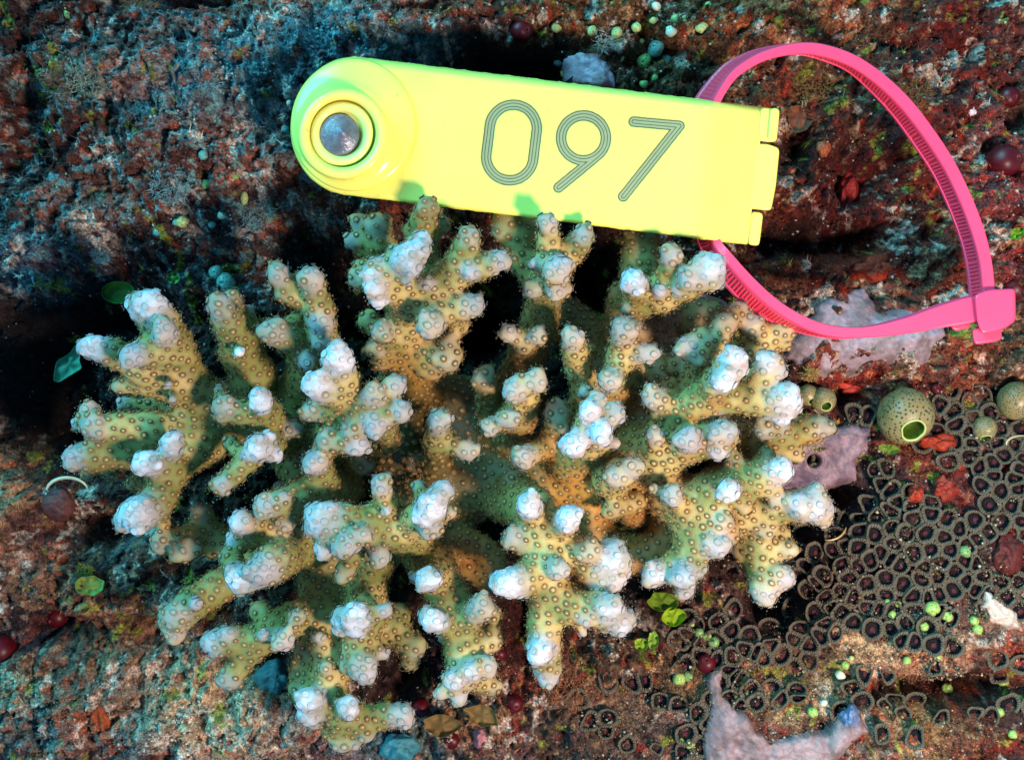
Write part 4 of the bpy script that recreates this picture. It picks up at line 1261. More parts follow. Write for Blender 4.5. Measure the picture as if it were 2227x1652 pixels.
M_CRUST = mat_attr('encrusting_skin', rough=.5, spec=.45, noise=.12, scale=160, bump=.6, bscale=240, bdist=.003)
def crust(name, label, poly, c1, c2, lift=26, thick=16, seed=0, step=2.8, holes=()):
    p = np.array(poly, float)
    xs = np.arange(p[:, 0].min() - 12, p[:, 0].max() + 12, step); ys = np.arange(p[:, 1].min() - 12, p[:, 1].max() + 12, step)
    X, Y = np.meshgrid(xs, ys)
    sd = poly_sd(X + 15 * (fbm(X / 20, Y / 20, seed + 1, 4, .6) - .5), Y + 15 * (fbm(X / 20, Y / 20, seed + 5, 4, .6) - .5), poly)
    hb = height(X, Y, False) + lift
    z = hb - thick + thick * np.sqrt(np.clip(sd, 0, 22) / 22) + 15 * (fbm(X / 34, Y / 34, seed + 9, 3) - .5) + 5 * (fbm(X / 8, Y / 8, seed + 12, 3) - .5)
    z = np.where(sd < 0, hb - thick - 30, z)
    for hx, hy, hr in holes:
        dd = np.hypot(X - hx, Y - hy) / hr
        z = z + 5 * np.exp(-((dd - 1.3) / .3) ** 2) - 34 * sstep(1.15, .6, dd)
    keepv = sd > -step * 1.4
    idx = np.arange(X.size).reshape(X.shape)
    q = np.stack([idx[:-1, :-1], idx[1:, :-1], idx[1:, 1:], idx[:-1, 1:]], -1).reshape(-1, 4)
    q = q[keepv.ravel()[q].all(1)]
    used, inv = np.unique(q, return_inverse=True); q = inv.reshape(q.shape)
    m = sstep(.38, .62, fbm(X / 30, Y / 30, seed + 20, 4))[..., None]
    c = lin(c1) * (1 - m) + lin(c2) * m
    c = c * (.55 + .9 * fbm(X / 9, Y / 9, seed + 30, 4, .65))[..., None]
    for hx, hy, hr in holes:
        dd = np.hypot(X - hx, Y - hy) / hr
        c = c * (1 - sstep(1.1, .9, dd))[..., None] + lin((30, 18, 24)) * sstep(1.1, .9, dd)[..., None]
    v = np.stack([(X.ravel() - CX) / 1000, -(Y.ravel() - CY) / 1000, z.ravel() / 1000], 1)[used]
    o = mesh_obj(name, v, q, M_CRUST, col=c.reshape(-1, 3)[used])
    return tag(o, label, 'crust')

def plan(x, y, z):                    # where the point seen at (x, y) lies in plan when it is z high
    k = (D - z) / D
    return (CX + (x - CX) * k, CY + (y - CY) * k)
def pp(poly, z=60): return [plan(x, y, z) for x, y in poly]

CRUSTS = [
 ('encrusting_crust', 'smooth lilac grey crust under the lock end of the pink cable tie', pp([(1775,686),(1789,654),(1844,631),(1889,624),(1908,654),(1912,672),(1972,664),(1999,677),(2045,700),(2054,732),(2022,750),(2018,787),(1960,797),(1905,800),(1860,822),(1800,825),(1760,800),(1725,780),(1722,735),(1745,720)]), (150,132,140), (122,104,106), 34, 20, 3, ()),
 ('encrusting_crust', 'mauve crust with one round dark hole beside the right coral arms', pp([(1740,915),(1812,938),(1835,929),(1864,925),(1908,932),(1905,975),(1878,1007),(1880,1053),(1853,1086),(1824,1083),(1818,1118),(1797,1142),(1750,1110),(1690,1060),(1700,980)]), (140,116,124), (112,92,104), 34, 22, 13, ((*plan(1791,1007,80), 14),)),
 ('encrusting_crust', 'pale pinkish grey crust between the dark polyps at the bottom edge', pp([(1545,1463),(1571,1455),(1575,1520),(1600,1545),(1622,1545),(1646,1593),(1670,1612),(1707,1610),(1758,1596),(1795,1604),(1830,1560),(1862,1548),(1890,1590),(1860,1610),(1830,1652),(1809,1680),(1540,1680),(1535,1600),(1550,1540)]), (142,122,124), (112,94,92), 40, 20, 23, ()),
 ('encrusting_crust', 'small blurred mauve crust just above the top edge of the tag', pp([(1228,120),(1260,110),(1310,116),(1334,140),(1340,200),(1300,195),(1250,172),(1226,150)], 30), (176,146,160), (124,92,96), 54, 26, 33, ()),
 ('encrusting_crust', 'pinkish crust showing between the coral and the lower loop of the cable tie', pp([(1500,650),(1545,630),(1590,650),(1640,690),(1620,715),(1560,705),(1510,700)]), (176,136,138), (150,108,104), 46, 20, 43, ()),
 ('encrusting_crust', 'whitish speckled crust at the lower right border of the polyp bed', pp([(2150,1290),(2185,1310),(2226,1340),(2240,1380),(2200,1375),(2160,1350),(2140,1320)]), (206,186,168), (150,120,104), 34, 22, 73, ()),
]
for a in CRUSTS:
    crust(a[0], a[1], a[2], a[3], a[4], a[5], a[6], a[7], holes=a[8])

# ---- carpet of dark cup polyps
M_CUP = mat_simple('cup_flesh', tuple(lin((84, 78, 66))), .7, .25, noise=.4, scale=90, bump=.5, bscale=160)
M_BOWL = mat_simple('cup_bowl', tuple(lin((16, 16, 22))), .75, .2, noise=.3, scale=150)
M_FRINGE = mat_simple('pale_fringe', tuple(lin((150, 140, 116))), .5, .4, noise=.3, scale=200)
M_MOUTH = mat_simple('maroon_mouth', tuple(lin((74, 32, 40))), .75, .2, noise=.25, scale=150)
cups = []
rg = np.random.default_rng(5)
cand = []
SP = 38.0
gx_ = np.arange(1250, 2290, SP)
for r_, y0 in enumerate(np.arange(830, 1700, SP * .87)):
    for x0 in gx_:
        x = x0 + (SP / 2 if r_ % 2 else 0) + rg.uniform(-18, 18); y = y0 + rg.uniform(-17, 17)
        cand.append((x, y))
cand = np.array(cand)
bmv = bed_mask(cand[:, 0], cand[:, 1])
hole = fbm(cand[:, 0] / 90, cand[:, 1] / 90, 333, 3)
vis = (bmv > .35) & (hole < .68)
cov = [((1880,1405),80,34),((2000,1432),75,28),((1975,985),45,25),((2070,1050),55,38),((1967,903),66,66),((1840,1000),60,95),((1700,1590),120,62),((1880,740),200,80),((2205,868),40,38),((2120,1360),45,30),((2170,1200),40,50)]
for i_, (x, y) in enumerate(cand):
    if not vis[i_] or x < 1240 or x > 2250 or y > 1690: continue
    if any(((x - c[0]) / a) ** 2 + ((y - c[1]) / b) ** 2 < 1 for c, a, b in cov): continue
    if ((x - 1440) / 330) ** 2 + ((y - 1040) / 310) ** 2 < 1 and x < 1700: continue
    if x < 1330 and y < 1420: continue
    if x < 1480 and rg.random() > .4: continue
    if y > 1440 and x > 1780 and rg.random() > .3: continue
    cups.append(i_)
allp = cand[vis]
def clip_poly(poly, m, n):
    out = []
    for i in range(len(poly)):
        a = poly[i]; b = poly[(i + 1) % len(poly)]
        da = (a - m) @ n; db = (b - m) @ n
        if da <= 0: out.append(a)
        if (da < 0) != (db < 0): out.append(a + (b - a) * (da / (da - db)))
    return out
ncup = 0
for i_ in cups:
    c0 = cand[i_]
    d = np.linalg.norm(allp - c0, axis=1)
    nb = allp[(d > 1) & (d < 95)]
    R0 = 28
    poly = [c0 + R0 * np.array([math.cos(a), math.sin(a)]) for a in np.linspace(0, 6.283, 13)[:-1]]
    for q in nb:
        v_ = q - c0
        poly = clip_poly(poly, c0 + v_ * .5, v_ / np.linalg.norm(v_))
        if len(poly) < 3: break
    if len(poly) < 3: continue
    poly = np.array(poly); cc = poly.mean(0)
    # even resample by angle
    NP = 26
    ang = np.linspace(0, 2 * math.pi, NP, endpoint=False)
    rad = np.zeros(NP)
    for k, a in enumerate(ang):
        u = np.array([math.cos(a), math.sin(a)]); best = 60
        for j in range(len(poly)):
            p1 = poly[j] - cc; p2 = poly[(j + 1) % len(poly)] - cc; e = p2 - p1
            den = u[0] * e[1] - u[1] * e[0]
            if abs(den) < 1e-9: continue
            t = (p1[0] * e[1] - p1[1] * e[0]) / den; s = (p1[0] * u[1] - p1[1] * u[0]) / den
            if t > 0 and -1e-6 <= s <= 1 + 1e-6: best = min(best, t)
        rad[k] = best
    rad = (np.roll(rad, 1) + 2 * rad + np.roll(rad, -1)) / 4
    rad = np.minimum(rad, 29) * 1.0
    g = gplan(*cc)
    zt = g + 19 + rg.uniform(-2, 2)
    tx_, ty_ = rg.uniform(-.12, .12, 2)
    def ring(fr, h):
        x = cc[0] + rad * fr * np.cos(ang); y = cc[1] + rad * fr * np.sin(ang)
        return P3a(np.column_stack([x, y, zt + h + tx_ * (x - cc[0]) + ty_ * (y - cc[1])]))
    root = empty('cup_polyp', P3(cc[0], cc[1], zt - 14))
    v, f = loft([ring(1.04, -22), ring(1.04, 1.6), ring(.99, 2.4), ring(.78, 1.0), ring(.70, -3)])
    mesh_obj('polyp_wall', v, f, M_CUP, root)
    v, f = loft([ring(.70, -3), ring(.64, -9), ring(.5, -13), ring(.3, -13)], cap1=True)
    mesh_obj('polyp_bowl', v, f, M_BOWL, root)
    mb = MB()
    nt_ = max(14, int(rad.mean() * 1.0))
    for k in range(nt_):
        a = 2 * math.pi * k / nt_ + rg.uniform(-.05, .05)
        r0 = np.interp(a % 6.283, np.append(ang, 6.2832), np.append(rad, rad[0]))
        u = np.array([math.cos(a), math.sin(a)]); w_ = np.array([-u[1], u[0]])
        ra_, rb_ = r0 * rg.uniform(.64, .72), r0 * .99
        pts = []
        for r2, hh, ww in ((ra_, 1.5, .9), (rb_, 4.4, 1.5)):
            for s_, h2 in ((-1, -4), (1, -4), (0, 1.2)):
                q = cc + u * r2 + w_ * ww * s_
                pts.append(P3(q[0], q[1], zt + hh + h2 + tx_ * (q[0] - cc[0]) + ty_ * (q[1] - cc[1])))
        mb.add(pts, [(0, 2, 5, 3), (2, 1, 4, 5), (0, 1, 2), (3, 5, 4)])
    mb.build('fringe', M_FRINGE, root, smooth=False)
    v, f = loft([ring(.27, -14), ring(.26, -11), ring(.17, -9.5), ring(.06, -10)], cap1=True)
    mesh_obj('mouth', v, f, M_MOUTH, root)
    tag(root, 'dark cup polyp with pale fringe and maroon mouth, in the bed right of the coral', 'polyp', 'cup polyps carpeting the lower right rock')
    ncup += 1
print('cups', ncup)

# ---- sea squirts
M_SQ = mat_spots('spotted_tunic', (.22, .26, .11), (.02, .035, .03), 7.6, .27, .4, (.30, .17, .06))
M_LIP = mat_simple('pale_lip', (.50, .56, .18), .3, .5)
M_IN = mat_simple('green_inside', (.06, .13, .012), .3, .5, noise=.4, scale=14)
M_BEADS = {
 'yg': mat_spots('bead_yellow_green', (.50, .58, .22), (.03, .05, .03), 2.6, .20, .4, (.34, .46, .16)),
 'gr': mat_spots('bead_green', (.14, .32, .10), (.015, .04, .02), 2.6, .20, .4, (.22, .36, .10)),
 'te': mat_spots('bead_teal', (.16, .42, .34), (.01, .05, .05), 2.6, .20, .4, (.10, .30, .28)),
 'wh': mat_spots('bead_white', (.72, .74, .62), (.08, .10, .06), 2.6, .15, .4, (.58, .64, .40)),
 'lg': mat_spots('bead_lime', (.36, .52, .10), (.05, .12, .02), 2.6, .20, .4, (.28, .44, .12)),
}
def lathe(prof, n=40, wob_=0.0, sd=1, cap1=False):
    a = np.arange(n) * 2 * math.pi / n
    L = []
    for k, (r, h) in enumerate(prof):
        rr = r * (1 + wob_ * (fbm(np.cos(a) * 1.3 + 5, np.sin(a) * 1.3 + h * .8 + 5, sd, 2) - .5))
        L.append(np.column_stack([rr * np.cos(a), rr * np.sin(a), np.full(n, h)]))
    return loft(L, cap1=cap1)

def place(o, x, y, lift, r, tilt=(0, 0), spin=0.0, flat=1.0):
    g = gplan(x, y)
    z = g + lift
    o.location = P3(x, y, z)
    k = (D - z) / D
    o.scale = (r * k / 1000, r * k / 1000, r * k * flat / 1000)
    o.rotation_euler = (tilt[0], tilt[1], spin)
    return o

def big_squirt(x, y, r, tilt, label, lift):
    e = empty('sea_squirt')
    v, f = lathe([(.45,-.9),(.8,-.6),(.97,-.2),(1.0,.1),(.95,.4),(.82,.66),(.64,.84),(.50,.92),(.44,.96)], 56, .22, int(x))
    b = mesh_obj('tunic', v, f, M_SQ, e)
    v, f = lathe([(.445,.955),(.45,1.0),(.425,1.02),(.39,1.0),(.38,.95)], 56, .22, int(x))
    mesh_obj('siphon_lip', v, f, M_LIP, e)
    v, f = lathe([(.38,.96),(.37,.8),(.34,.5),(.25,.3),(.02,.25)], 56, .22, int(x), cap1=True)
    mesh_obj('siphon_hole', v, f, M_IN, e)
    place(e, x, y, lift, r, tilt, 0.0, .95)
    return tag(e, label, 'sea squirt', 'large spotted sea squirts right of the coral')
big_squirt(1967, 903, 60, (math.radians(33), math.radians(2)), 'largest olive sea squirt with black dots and a wide green mouth on the polyp bed', 44)
big_squirt(1788, 869, 28, (math.radians(32), math.radians(5)), 'small olive sea squirt with open green mouth touching the right coral tip', 34)
big_squirt(1757, 858, 23, (math.radians(40), math.radians(20)), 'smaller brownish sea squirt half hidden behind its twin at the right coral tip', 24)
big_squirt(2208, 870, 40, (math.radians(20), math.radians(40)), 'spotted greenish sea squirt cut off by the right edge of the picture', 40)
big_squirt(2140, 930, 27, (math.radians(60), math.radians(-8)), 'yellow rimmed half open sea squirt among the polyps near the right edge', 12)

def bead_mesh(kind, sd, long_=1.0):
    n, m = 22, 14; pr = []
    for k in range(m + 1):
        a = -math.pi / 2 + math.pi * k / m * .93
        pr.append((math.cos(a), math.sin(a)))
    pr += [(.13, .93), (.10, .80), (.03, .74)]
    v, f = lathe(pr, n, .5, sd, cap1=True)
    v = v * (1 + .10 * (fbm(v[:, 0] * 1.2 + 7, v[:, 1] * 1.2 + v[:, 2] + 7, sd + 3, 2) - .5))[:, None]
    v[:, 0] *= long_
    return v, f
bead_data = {}
def bead(x, y, r, kind, label, group, long_=1.0, spin=0.0, lift=10):
    key = (kind, int(x + y) % 2, long_)
    if key not in bead_data:
        v, f = bead_mesh(kind, 400 + len(bead_data) * 7, long_)
        o = mesh_obj('bead_tunicate', v, f, M_BEADS[kind]); bead_data[key] = o
    else:
        o = bead_data[key].copy(); COL.objects.link(o)
    place(o, x, y, lift + r * .4, r * .9, (random.uniform(-.5, .5), random.uniform(-.5, .5)), spin or random.uniform(0, 6.28), .9)
    return tag(o, label, 'tunicate', group)
G1 = 'bead tunicates on the upper left rock'; G2 = 'bead tunicates above the tag'; G3 = 'bead tunicates in the lower right rubble'
for a in [
 (150,29,13,'gr','lone green bead tunicate near the top left corner',G1),
 (399,330,13,'yg','yellow green bead tunicate left of the tag button, pale and round',G1),
 (441,338,12,'te','turquoise dotted bead tunicate beside a yellow green one',G1),
 (449,401,12,'gr','dull green bead tunicate below the turquoise one',G1),
 (511,385,8,'gr','tiny olive bead tunicate in a reddish hollow left of the tag',G1),
 (620,281,11,'te','turquoise bead tunicate with black dots touching the left of the button',G1),
 (629,224,7,'wh','small blank white bead touching the upper left rim of the button',G1),
 (482,468,11,'wh','white bead tunicate with few dots below left of the button',G1),
 (396,483,15,'yg','largest pale bead tunicate of the pair above the left coral arms',G1),
 (384,484,9,'te','teal bead tunicate pressed against the largest pale one',G1),
 (461,489,9,'te','faint teal bead tunicate left of the white dotted bead',G1),
 (342,505,12,'te','sea green bead tunicate alone on dark rock above the left coral',G1),
 (601,347,8,'wh','white grain shaped tunicate just off the lower left of the button',G1),
 (606,392,7,'wh','pinkish white bead below the grain shaped one by the button',G1),
 (596,362,7,'wh','dull rosy bead between two white ones beside the button',G1),
 (470,592,17,'te','bright turquoise bead tunicate with black dots above the left coral branches',G1),
 (489,613,23,'te','large dim teal tunicate half under the bright turquoise one',G1),
 (1118,22,12,'yg','cream bead tunicate above the dark red ball at the top edge',G2),
 (1156,47,7,'wh','tiny cream bead at the right shoulder of the top red ball',G2),
 (1210,60,13,'yg','bead tunicate with white cap, first right of the top red ball',G2),
 (1243,30,11,'yg','bead tunicate near the top edge, between the capped ones',G2),
 (1287,68,13,'yg','plump bead tunicate second right of the top red ball, over the mauve crust',G2),
 (1341,72,15,'yg','dotted bead tunicate with hair like strands on its left',G2),
 (1384,60,13,'yg','bilobed bead tunicate between two round ones near the top',G2),
 (1420,45,9,'yg','narrow bead tunicate high in the top cluster',G2),
 (1427,15,11,'wh','white bead tunicate at the very top edge',G2),
 (1459,68,14,'wh','whitish bead tunicate hanging below a chain of beads',G2),
 (1470,41,12,'yg','left bead of the chain of three near the top',G2),
 (1487,41,13,'yg','middle bead of the chain of three near the top',G2),
 (1502,38,9,'yg','right bead of the chain of three near the top',G2),
 (1525,60,15,'yg','big angular bead tunicate, rightmost below the top edge',G2),
 (1540,12,9,'yg','bead tunicate above the angular rightmost one',G2),
 (1345,125,14,'yg','bead tunicate halfway between the strands and the tag',G2),
 (1348,184,13,'gr','grey green bead tunicate just above the tag edge, right of the mauve crust',G2),
 (1400,184,10,'gr','olive bead tunicate just above the tag edge, farther right',G2),
 (1214,135,12,'te','turquoise bead tunicate at the left corner of the mauve crust',G2),
 (1226,160,10,'yg','rough bead tunicate under the turquoise one by the mauve crust',G2),
 (1449,130,12,'te','blue green bead tunicate right of the large funnel shaped one',G2),
 (1425,106,20,'te','large dim green funnel shaped tunicate in the top cluster',G2),
 (1424,170,8,'gr','tiny dim green bead near the tag edge',G2),
 (1395,90,6,'yg','pin head sized yellow bead in the middle of the top cluster',G2),
 (1400,135,18,'gr','dark green blurred tunicate in a hollow of the top cluster',G2),
 (2026,1322,18,'lg','largest lime bead tunicate in the polyp bed',G3),
 (2059,1339,13,'lg','second lime bead chained to the largest one',G3),
 (2009,1361,11,'lg','lime bead below left of the largest one',G3),
 (2118,1348,12,'lg','upper end of the upright lime chain near the right edge',G3),
 (2125,1368,13,'lg','lower end of the upright lime chain near the right edge',G3),
 (2098,1198,14,'gr','flat green bead tunicate wedged between cup polyps',G3),
 (1940,1336,11,'lg','blurred lime bead left of the largest one',G3),
 (1929,1309,9,'lg','small lime bead at the upper left of the sandy patch',G3),
 (1952,1312,8,'lg','smallest lime bead beside another at the top of the sandy patch',G3),
 (1972,1435,10,'lg','lime bead on rusty rock below the sandy patch',G3),
 (2038,1426,11,'lg','lime bead right of the one on rusty rock',G3),
 (1838,1446,10,'lg','bright lime bead on the sandy patch',G3),
 (1827,1467,12,'wh','whitish green bead below the bright lime one on sand',G3),
 (1768,1548,13,'lg','lime bead tunicate above the bottom pink crust',G3),
 (1792,1528,9,'wh','pale bead at the upper right of the one above the bottom crust',G3),
 (2060,1496,13,'lg','pale lime bead at the edge of the dark hollow, lower right',G3),
 (2179,1479,14,'lg','lime bead lying on its side at the head of a chain, lower right',G3),
 (2149,1501,15,'lg','second lime bead of the lower right chain',G3),
 (2173,1548,11,'lg','lime bead standing alone under the lower right chain',G3),
 (2201,1596,11,'lg','drop shaped lime bead nearest the lower right corner',G3),
 (2213,1518,11,'gr','green bead touching the right edge in the lower corner',G3),
 (1500,1616,12,'lg','lime bead left of the bottom pink crust',G3),
 (1481,1611,8,'lg','tiny lime bead at the left of another, by the bottom crust',G3),
 (1552,1395,13,'gr','green dotted bead above the red ball under the coral',G3),
 (1537,1382,11,'lg','green bead up and left of the dotted one over the red ball',G3),
 (1520,1375,12,'gr','outermost green bead of the three over the red ball',G3),
 (1476,1474,16,'lg','wide lime bead left of the red ball in the lower rubble',G3),
 (1496,1470,12,'gr','green bead stuck to the wide lime one in the lower rubble',G3),
 (1503,1355,8,'lg','tiny green bead beside the lime leaf below the coral',G3),
 (1851,1430,7,'yg','yellow pin head bead above the bright lime one on sand',G3),
]:
    bead(*a[:6])
bead(531, 431, 10, 'yg', 'peanut shaped pale tunicate standing upright left of the coral and tag', G1, 1.7, math.radians(80))

# ---- dark red ball tunicates
M_RED = mat_simple('dark_red_tunic', (.075, .002, .006), .42, .35, noise=.3, scale=3)
M_RING = mat_simple('red_siphon_ring', (.18, .03, .03), .3, .5)
v0, f0 = lathe([(.6,-.9),(.9,-.5),(1,-.05),(.96,.35),(.8,.66),(.5,.9),(.22,.985),(.17,.97),(.1,.8),(.02,.75)], 40, .06, 9, cap1=True)
v1, f1 = lathe([(.20,.985),(.215,1.01),(.19,1.02),(.165,.99)], 28)
redp = None
for (x, y, r, lb) in [
 (1133,67,29,'dark red ball tunicate at the top edge, above the tag'),
 (914,1538,25,'dark red ball tunicate at the tip of the bottom coral arm'),
 (1118,1528,24,'dark red ball tunicate with a pale ring, under the middle of the coral'),
 (982,1608,23,'dark red ball tunicate nearest the bottom edge'),
 (1535,1440,26,'dark red ball tunicate streaked pink under green beads'),
 (2182,350,42,'largest dark red ball tunicate, right of the cable tie'),
 (2192,212,28,'dull red tunicate in the upper right beside a black hollow'),
 (2203,625,36,'dark red tunicate just above the lock of the cable tie'),
 (2036,846,17,'small round bright red tunicate above the large olive sea squirt'),
 (124,1340,28,'dark red tunicate in a hollow of the lower left rubble'),
 (2,1412,38,'dark red tunicate cut off by the left edge'),
 (1086,1420,20,'dark red tunicate peeping out behind a lower coral branch'),
 (575,1305,24,'maroon tunicate seen through the gap above the lower left coral arm'),
]:
    if redp is None:
        e = empty('red_tunicate'); a_ = mesh_obj('tunic', v0, f0, M_RED, e); b_ = mesh_obj('siphon_ring', v1, f1, M_RING, e); redp = (e, a_, b_)
    else:
        e = redp[0].copy(); COL.objects.link(e)
        for q in redp[1:]:
            c_ = q.copy(); COL.objects.link(c_); c_.parent = e
    place(e, x, y, r * .15 + 4, r * .84, (random.uniform(.1, .6), random.uniform(-.4, .4)), random.uniform(0, 6))
    tag(e, lb, 'tunicate', 'dark red ball tunicates')

# ---- seaweeds, shell, sponges, tufts
M_ALGA = mat_attr('green_alga', rough=.6, spec=.25, noise=.25, scale=40, bump=.4, bscale=90, bdist=.004)
def frond(label, outline, z0, z1, c, seed, name='green_seaweed', cat='seaweed', bulge=10, mat=None, wav=1.0):
    """thin leafy blade with a curled edge; outline in photo-plan u"""
    p = np.array(outline, float); cxy = p.mean(0)
    q = []
    for a in range(len(p)):
        b = (a + 1) % len(p)
        for k in range(8): q.append(p[a] + (p[b] - p[a]) * k / 8)
    q = np.array(q)
    for _ in range(4): q = (np.roll(q, 1, 0) + 2 * q + np.roll(q, -1, 0)) / 4
    g = gplan(*cxy)
    L = []; C = []
    an = np.arctan2(q[:, 1] - cxy[1], q[:, 0] - cxy[0])
    for s, up in ((.02, 0), (.25, 0), (.5, 0), (.7, .1), (.86, .45), (.95, .8), (1, 1), (.985, 1.12), (.93, .75), (.7, -.1), (.3, -.3), (.02, -.3)):
        w_ = cxy + (q - cxy) * s
        z = g + z0 + (z1 - z0) * up + wav * 6 * np.sin(an * 5 + seed) * s * s + bulge * (1 - s)
        if s < .9 and up < 0: z = z - 4
        L.append(P3a(np.column_stack([w_, z])))
        C.append(np.repeat((lin(c) * (.75 + .5 * s))[None], len(q), 0))
    v, f = loft(L)
    o = mesh_obj(name, v, f, mat or M_ALGA, col=np.concatenate(C))
    return tag(o, label, cat)
def ell(x, y, rx, ry, n=14, rot=0, j=0.0, sd=1):
    r_ = random.Random(sd); out = []
    for k in range(n):
        a = 2 * math.pi * k / n; u, w_ = rx * math.cos(a) * (1 + r_.uniform(-j, j)), ry * math.sin(a) * (1 + r_.uniform(-j, j))
        out.append((x + u * math.cos(rot) - w_ * math.sin(rot), y + u * math.sin(rot) + w_ * math.cos(rot)))
    return out
frond('dark green round cup shaped seaweed by the upper left coral tip', ell(257, 636, 37, 25), 60, 86, (24, 92, 34), 1, wav=.2)
frond('ragged blue green seaweed scrap left of the coral', [(115,828),(122,785),(150,770),(165,748),(178,755),(172,785),(180,800),(150,818),(128,832)], 90, 104, (70, 150, 120), 2)
frond('olive green curled seaweed cup on the lower left rubble', ell(196, 1272, 32, 22, j=.15, sd=3), 44, 62, (104, 128, 62), 3)
frond('small pale green trumpet seaweed above the left coral', ell(377, 605, 15, 12, j=.1, sd=4), 44, 56, (78, 140, 70), 4)
frond('yellow green leafy seaweed below the coral, upper lobe', ell(1440, 1306, 34, 22, j=.2, sd=5), 60, 78, (84, 110, 16), 5)
frond('bright lime leafy seaweed below the coral, lower lobe', ell(1464, 1340, 26, 20, j=.18, sd=6), 56, 74, (120, 150, 22), 6)
frond('small lime seaweed lobe left of the leafy pair', ell(1394, 1400, 16, 15, j=.15, sd=7), 44, 58, (126, 160, 50), 7)
frond('light green seaweed blotch right of the bottom coral arm', ell(1420, 1392, 13, 20, j=.15, sd=8), 44, 56, (120, 156, 60), 8)
frond('bright green seaweed leaf at the right edge below the cable tie bend', ell(2212, 508, 18, 12, j=.25, sd=9, rot=-.5), 60, 74, (110, 150, 40), 9)
frond('dark green leaf stuck behind the lower right coral arm', ell(1692, 1165, 12, 20, j=.1, sd=10), 60, 74, (36, 84, 40), 10)
frond('green lime scrap beneath the largest olive sea squirt', ell(1934, 975, 22, 12, j=.25, sd=11), 50, 60, (96, 116, 40), 11)
frond('brown flaky seaweed flap right of the tag end', [(1712,235),(1735,228),(1760,240),(1770,262),(1752,285),(1728,290),(1714,268)], 40, 60, (112, 72, 52), 12, 'brown_seaweed')
frond('beige curled flake under the tip of the lower coral branch', ell(1050, 1555, 40, 22, j=.25, sd=14, rot=.3), 40, 58, (112, 92, 52), 14, 'brown_seaweed')
frond('rounded beige leafy flake beside the red ball near the bottom', ell(960, 1575, 40, 24, j=.2, sd=15), 36, 52, (106, 86, 48), 15, 'brown_seaweed')

M_SHELL = mat_attr('shell', rough=.25, spec=.6, noise=.12, scale=60, bump=.2, bscale=60)
def crescent(x, y, rx, ry, a0, a1, w0, z, c, label):
    n = 40; an = np.linspace(a0, a1, n); L = []
    g = gplan(x, y)
    for k in range(8):
        t = k / 8 * 2 * math.pi
        ww = w0 * .7 * np.sin(np.linspace(.08, math.pi - .08, n)) ** .6
        rr = 1 + (ww / rx) * math.cos(t)
        L.append(P3a(np.column_stack([x + rx * rr * np.cos(an), y + ry * rr * np.sin(an), g + z + ww * .8 * math.sin(t)])))
    arr = np.stack(L, 1); v = arr.reshape(-1, 3); f = []
    for i in range(n - 1):
        for j in range(8):
            f.append((i * 8 + j, i * 8 + (j + 1) % 8, (i + 1) * 8 + (j + 1) % 8, (i + 1) * 8 + j))
    o = mesh_obj('shell_edge', v, f, M_SHELL, col=np.repeat(lin(c)[None], len(v), 0))
    return tag(o, label, 'shell')
crescent(146, 1068, 45, 30, math.radians(185), math.radians(345), 8, 100, (190, 184, 150), 'white crescent shell edge above the brown mound on the left')
crescent(1800, 1140, 40, 34, math.radians(10), math.radians(100), 4, 70, (170, 136, 80), 'thin tan shell rim under the rightmost white coral tip')
crescent(2222, 965, 34, 18, math.radians(170), math.radians(290), 5, 70, (180, 172, 130), 'short white curved shell edge at the right border')

M_LUMP = mat_attr('lumpy_sponge', rough=.6, spec=.35, noise=.25, scale=60, bump=.8, bscale=140, bdist=.004)
def lump(name, cat, label, x, y, rx, ry, h, c, seed, lift=0, rough_=.35):
    n, m = 44, 20; a = np.arange(n) * 2 * math.pi / n; L = []; C = []
    g = gplan(x, y)
    for k in range(m + 1):
        p = math.pi / 2 * k / m
        r = math.cos(p); zz = math.sin(p)
        nn = 1 + rough_ * (fbm(np.cos(a) * r * 2 + 9, np.sin(a) * r * 2 + 9 + zz, seed, 4) - .5) * 2
        L.append(P3a(np.column_stack([x + rx * r * nn * np.cos(a), y + ry * r * nn * np.sin(a), g + lift - 12 + h * zz * nn])))
        C.append(lin(c)[None] * (.6 + .8 * fbm(np.cos(a) * r * 5 + 3, np.sin(a) * r * 5 + 3, seed + 4, 3))[:, None])
    v, f = loft(L, cap1=True)
    o = mesh_obj(name, v, f, M_LUMP, col=np.concatenate(C))
    return tag(o, label, cat)
lump('sponge', 'sponge', 'blurred teal sponge lump under the bottom left coral arm', 598, 1478, 42, 46, 70, (54, 100, 104), 51, 34, .3)
lump('sponge', 'sponge', 'teal blue sponge at the bottom edge near the red balls', 868, 1625, 40, 34, 50, (60, 128, 138), 52, 20)
lump('barnacle', 'barnacle', 'brown barnacle like mound under the white shell edge', 122, 1098, 42, 38, 40, (86, 52, 50), 53, 20, .2)
lump('sponge', 'sponge', 'pink blurred sponge knob right of the lowest red ball', 1047, 1607, 22, 30, 44, (168, 110, 116), 54, 14)
lump('pebble', 'pebble', 'small bright white chip on the dark rock right of the cable tie', 2116, 240, 13, 14, 22, (238, 228, 240), 55, 22)
lump('sponge', 'sponge', 'orange red sponge below the largest olive sea squirt', 2040, 962, 40, 20, 26, (150, 50, 26), 56, 20, .5)
lump('sponge', 'sponge', 'small orange sponge block inside the polyp bed', 1992, 1075, 18, 20, 30, (160, 52, 30), 57, 22, .3)
lump('sponge', 'sponge', 'curled red orange sponge right of the small block', 2052, 1064, 28, 24, 30, (140, 46, 30), 58, 20, .6)
lump('sponge', 'sponge', 'salmon red sponge strip along the lower border of the grey crust', 1868, 843, 50, 16, 34, (176, 64, 54), 59, 20, .5)
